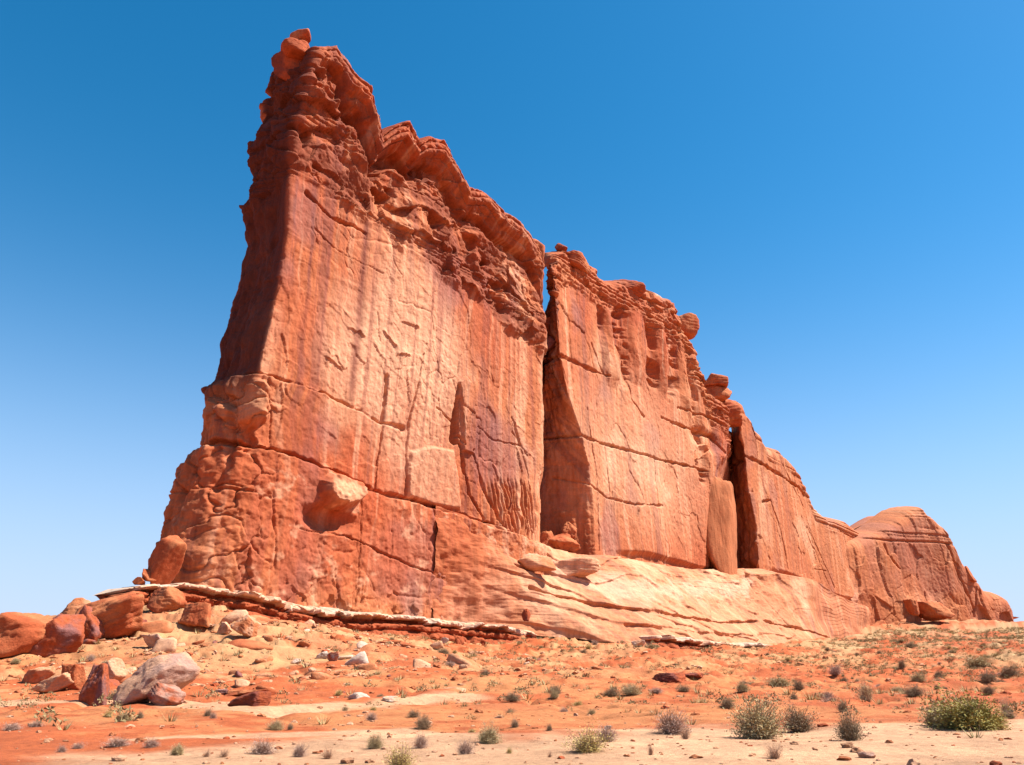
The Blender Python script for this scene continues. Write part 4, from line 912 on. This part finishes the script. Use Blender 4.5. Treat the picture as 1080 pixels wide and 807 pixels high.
for a in (
 (1030, 771, 62, 36, 'green', 'largest bright green shrub on the sand at the far right, its taller right mass', 0),
 (992, 768, 44, 28, 'sage', 'grey-green shrub mass joined to the left side of the bright green shrub', 1),
 (1052, 770, 26, 18, 'gold', 'low yellowish shrub at the right end of the bright green shrub', 0),
 (799, 780, 64, 46, 'sage', 'tallest olive shrub, left of a pair on the near sand right of centre', 0),
 (845, 773, 42, 30, 'dark', 'dark olive shrub just right of the tallest olive shrub', 1),
 (898, 782, 32, 30, 'dark', 'upright brownish shrub alone on the sand left of the bright green one', 0),
 (890, 751, 14, 14, 'dark', 'small brown sprig standing behind the upright brownish shrub', 2),
 (621, 795, 58, 30, 'gold', 'wide yellow-green shrub at the bottom centre', 0),
 (640, 783, 34, 20, 'grey', 'grey twiggy shrub behind the right side of the wide yellow-green one', 0),
 (707, 775, 46, 30, 'grey', 'purplish grey twiggy shrub at the edge of the sand, centre right', 1),
 (723, 780, 17, 17, 'dead', 'small dead brown shrub touching the purplish grey one', 0),
 (817, 801, 26, 18, 'dead', 'sparse reddish dead shrub below the tallest olive shrub', 1),
 (686, 797, 11, 17, 'dead', 'slim rusty red sprig on the sand right of the yellow-green shrub', 0),
 (516, 785, 32, 24, 'sage', 'rounded grey-green shrub on the sand just left of centre bottom', 2),
 (491, 796, 26, 22, 'grey', 'grey twiggy shrub lower left of the rounded grey-green one', 2),
 (444, 790, 20, 18, 'grey', 'small purplish shrub above the cut-off twiggy one', 0),
 (422, 815, 44, 32, 'gold', 'straggly yellow and pink twiggy shrub cut by the bottom edge', 1),
 (278, 796, 36, 18, 'grey', 'low wide grey shrub at the sand edge, left bottom', 1),
 (315, 799, 19, 17, 'grey', 'small round grey-brown shrub right of the low wide grey one', 0),
 (346, 801, 20, 15, 'dead', 'small reddish twiggy shrub right of the round grey-brown one', 0),
 (395, 790, 22, 18, 'sage', 'small olive shrub on the sand halfway to the centre', 0),
 (446, 770, 22, 17, 'dark', 'dark brown shrub on the red bank above the sand', 0),
 (392, 760, 17, 11, 'grey', 'brownish shrub on the red bank left of the dark brown one', 0),
 (437, 757, 17, 10, 'dark', 'flat dark shrub on the upper red bank left of centre', 1),
 (541, 741, 26, 11, 'dark', 'wide dark shrub band on the flat at centre', 0),
 (585, 740, 13, 11, 'sage', 'small shrub right of the wide dark shrub band', 0),
 (543, 768, 13, 12, 'dark', 'small dark shrub on the red bank at centre', 1),
 (580, 771, 10, 9, 'dark', 'tiny dark green shrub at the lower edge of the red bank', 2),
 (644, 736, 24, 12, 'dark', 'dark shrub, left one of a touching pair at centre right', 2),
 (667, 734, 28, 14, 'sage', 'dark green shrub, right one of a touching pair at centre right', 0),
 (692, 732, 20, 7, 'grey', 'low brown shrub right of the touching pair', 0),
 (722, 730, 18, 8, 'dark', 'low dark shrub on the flat above the purplish grey shrub', 1),
 (784, 731, 19, 14, 'sage', 'grey-green shrub on the flat directly above the tallest olive one', 1),
 (767, 748, 20, 12, 'dark', 'dark brown shrub at the left shoulder of the tallest olive one', 0),
 (822, 724, 32, 12, 'sage', 'long pale shrub on the flat at right, left end of a row', 2),
 (843, 730, 14, 12, 'dark', 'dark shrub at the right end of the long pale one', 0),
 (837, 738, 12, 8, 'dark', 'little dark bush under the row at right', 1),
 (882, 717, 20, 14, 'grey', 'purplish shrub on the far flat to the right', 2),
 (915, 740, 22, 22, 'straw', 'pale straw coloured tuft right of the olive shrubs', 0),
 (873, 736, 13, 8, 'grey', 'low grey sprig left of the pale straw tuft', 1),
 (968, 719, 18, 9, 'sage', 'flat green-grey shrub on the right flat beyond the straw tuft', 0),
 (952, 708, 9, 9, 'dark', 'small round dark bush on the right flat', 0),
 (990, 717, 9, 7, 'dark', 'tiny dark bush left of the oval dark one', 1),
 (1042, 722, 20, 12, 'dark', 'oval dark shrub at right above the bright green one', 2),
 (1065, 715, 20, 10, 'dark', 'dark shrub near the right edge, middle distance', 0),
 (1043, 734, 13, 9, 'dark', 'little shrub right above the bright green one', 1),
 (1031, 704, 28, 12, 'sage', 'long low dark green shrub high on the right flat', 1),
 (1062, 752, 14, 13, 'straw', 'small yellow tuft by the sand edge at right', 1),
 (130, 761, 20, 10, 'sage', 'grey-green shrub on the left red bank below the pale trail', 0),
 (147, 758, 9, 8, 'dark', 'dark sprig right of the grey-green shrub on the left bank', 0),
 (114, 757, 11, 8, 'gold', 'yellowish sprig left of the grey-green shrub on the left bank', 0),
 (12, 771, 22, 9, 'grey', 'low bluish grey shrub at the left edge', 2),
 (37, 767, 14, 7, 'grey', 'small purplish shrub right of the bluish grey one at the left edge', 0),
 (186, 797, 18, 15, 'sage', 'small pale green tuft on the left foreground sand', 1),
 (218, 799, 12, 10, 'dead', 'small rusty shrub, left one of two at lower left', 0),
 (236, 799, 15, 11, 'dead', 'small rusty shrub, right one of two at lower left', 1),
 (160, 789, 18, 10, 'grey', 'small grey shrub left of the pale green tuft', 0),
 (125, 788, 30, 10, 'grey', 'faint greyish purple low shrub at lower left', 1),
 (82, 790, 14, 8, 'grey', 'round brown-grey bush at lower left', 2),
 (65, 794, 10, 8, 'grey', 'smaller brown-grey bush left of the round one', 0),
 (219, 760-4, 10, 8, 'dark', 'small dark bush beneath the flat cap slab', 0),
 (224, 769-11, 9, 8, 'grey', 'small grey bush beneath the flat cap slab', 1),
 (291, 771, 20, 13, 'sage', 'grey shrub on the left red bank below the trail end', 2),
 (306, 770, 9, 9, 'dark', 'dark sprig right of the grey shrub on the left red bank', 1),
 (357, 735, 12, 8, 'gold', 'yellow-green tuft on the slope above the pale trail', 1),
 (167, 744, 10, 6, 'gold', 'yellow-green tuft at the foot of the triangular reddish block', 0),
 (95, 698, 10, 9, 'grey', 'grey bush on the slope below the left ridge boulders', 2),
 (960, 684, 14, 6, 'dark', 'dark shrub on the pale shelf at the foot of the low tower', 0),
 (498, 773, 12, 6, 'gold', 'tiny golden tuft left of the dark bank shrub', 0), (537, 795, 9, 9, 'gold', 'tiny yellow tuft on the sand right of the rounded grey-green shrub', 1),
 (580, 799, 8, 9, 'dead', 'tiny dead twig on the sand left of the yellow-green shrub', 0)):
    shrub(a[0], a[1], a[2], a[3], a[4], a[5], a[6])
# scattered shrubs further off: shared labels by where they grow
cand = []; tries = 0
zones = {'left': ('small desert bush dotted over the slope left of centre', 'small bushes on the left slope'),
         'mid': ('small desert bush dotted over the red flat at centre and right', 'small bushes on the red flat'),
         'hill': ('low grey-green bush crowding the far right hillside', 'bushes on the right hillside')}
r_ = np.random.default_rng(99)
while len(cand) < 231 and tries < 90000:
    tries += 1
    a = R(r_.uniform(-34, 35)); r = r_.uniform(40, 430); x, y = math.sin(a)*r, math.cos(a)*r; s, d = FR.inv(x, y)
    offw = np.interp(s, [40, 85, 130, 230, 330, 420], [8, 14, 28, 30, 22, 8])
    if d < offw: continue
    w = .35+.65*float(sst(-.2, .4, fbm(np.array(x*.03), np.array(y*.03), np.array(0.), 2, seed=620)))
    if a > R(26): w *= .9
    elif s < 30: w *= .35
    if r > 260: w *= .5 if a < R(24) else 1.0
    if r_.random() > w*.5: continue
    cand.append((x, y, r, a))
for x, y, r, a in cand:
    z = 'hill' if (a > R(24) and r > 150) else ('left' if a < R(-3) else 'mid')
    kind = ['sage', 'grey', 'dark', 'gold', 'straw'][r_.choice(5, p=[.34, .2, .28, .1, .08])]
    o = bpy.data.objects.new('desert_shrub', SH[kind][0 if r < 0 else r_.integers(len(SH[kind]))][2]); COL.objects.link(o)
    w = (.45+r_.random()**1.8*1.2)*(1+.0025*min(r, 300)); o.location = (x, y, float(height(x, y))-.03); o.scale = (w, w, w*r_.uniform(.4, .75)); o.rotation_euler = (0, 0, r_.uniform(0, 6.3))
    tag(o, zones[z][0], 'shrub', zones[z][1])
# ground cover: dry grass tufts nobody could count
def cover():
    r_ = np.random.default_rng(123); N = 110000
    A = np.radians(r_.uniform(-36, 37, N)); Rr = np.sqrt(r_.uniform(24**2, 480**2, N)); X, Y = np.sin(A)*Rr, np.cos(A)*Rr
    s, d = FR.inv(X, Y); offw = np.interp(s, [40, 85, 130, 230, 330, 420], [6, 12, 27, 28, 20, 6])
    p = sst(-.1, .5, fbm(X*.03, Y*.03, 0*X, 3, seed=630))*.22+.05; p = p*2.3; p = np.where((A > R(22)) & (Rr > 170), p*2.2+.2, p); p = np.where(d < offw, 0, p)*np.where(s < 30, .5, 1)
    sel = np.nonzero(r_.random(N) < p)[0]; H = height(X[sel], Y[sel]); n = len(sel); B = 24
    w = (.12+.75*r_.random(n)**2.5)*np.interp(Rr[sel], [20, 70], [.45, 1])*(1+.002*Rr[sel])
    V = np.zeros((n, B, 3, 3))
    for b in range(B):
        az = r_.uniform(0, 6.283, n); ln = w*r_.uniform(.5, 1, n); hx = r_.uniform(.3, .85, n)*w
        base = np.stack([X[sel]+np.cos(az)*ln*.3, Y[sel]+np.sin(az)*ln*.3, H-.03], -1)
        t = np.stack([np.cos(az+1.57), np.sin(az+1.57), 0*az], -1)*(w*.045)[:, None]
        V[:, b, 0] = base-t; V[:, b, 1] = base+t; V[:, b, 2] = base+np.stack([np.cos(az)*ln*.7, np.sin(az)*ln*.7, hx], -1)
    V = V.reshape(-1, 3); Fc = np.arange(len(V)).reshape(-1, 3)
    m = leaf_mat('dry_grass', (.20, .15, .07), (.38, .28, .13)); m.node_tree.nodes['Noise Texture'].inputs['Scale'].default_value = .15
    o = mesh_np('dry_grass', V, Fc, m, smooth=False); tag(o, 'sparse dry grass and tiny weeds over the desert floor', 'dry grass', kind='stuff')
cover()

def scrub():
    """tiny dry bushes too many to count, each a fuzz of small leaves"""
    r_ = np.random.default_rng(321); N = 60000
    A = np.radians(r_.uniform(-36, 37, N)); Rr = np.sqrt(r_.uniform(34**2, 430**2, N)); X, Y = np.sin(A)*Rr, np.cos(A)*Rr
    s, d = FR.inv(X, Y); offw = np.interp(s, [-60, 20, 40, 85, 130, 230, 330, 420], [16, 16, 10, 16, 30, 32, 24, 10])
    p = sst(-.15, .5, fbm(X*.035, Y*.035, 0*X, 3, seed=650))*.16+.03; p = np.where((A > R(20)) & (Rr > 150), p*1.8+.05, p); p = p*np.interp(Rr, [34, 60, 120, 430], [1.6, 1.6, 1.0, .8])
    p = np.where(d < offw, 0, p)*np.where(s < 20, .6, 1)
    sel = np.nonzero(r_.random(N) < p)[0]; n = len(sel); B = 60; H = height(X[sel], Y[sel])
    w = (.16+.4*r_.random(n)**1.6)*(1+.003*Rr[sel]); hh = w*r_.uniform(.7, 1.2, n)
    az = r_.uniform(0, 6.283, (n, B)); u = r_.random((n, B)); rad = np.sqrt(1-u*u)*r_.uniform(.5, 1.05, (n, B))
    cx = X[sel][:, None]+np.cos(az)*rad*w[:, None]; cy = Y[sel][:, None]+np.sin(az)*rad*w[:, None]; cz = H[:, None]+u*hh[:, None]*r_.uniform(.7, 1.1, (n, B))
    C_ = np.stack([cx, cy, cz], -1); a = r_.normal(size=(n, B, 3)); a[..., 2] += .6; b = r_.normal(size=(n, B, 3))
    a /= np.linalg.norm(a, axis=-1)[..., None]; b /= np.linalg.norm(b, axis=-1)[..., None]; k = w[:, None, None]
    V = np.stack([C_-b*k*.09, C_+b*k*.09, C_+a*k*.34], 2).reshape(-1, 3)
    m = leaf_mat('scrub_leaf', (.13, .10, .045), (.29, .215, .10)); m.node_tree.nodes['Noise Texture'].inputs['Scale'].default_value = .12
    o = mesh_np('desert_scrub', V, np.arange(len(V)).reshape(-1, 3), m, smooth=False); tag(o, 'carpet of tiny dry olive and tan bushlets over the red flats', 'scrub', kind='stuff')
scrub()
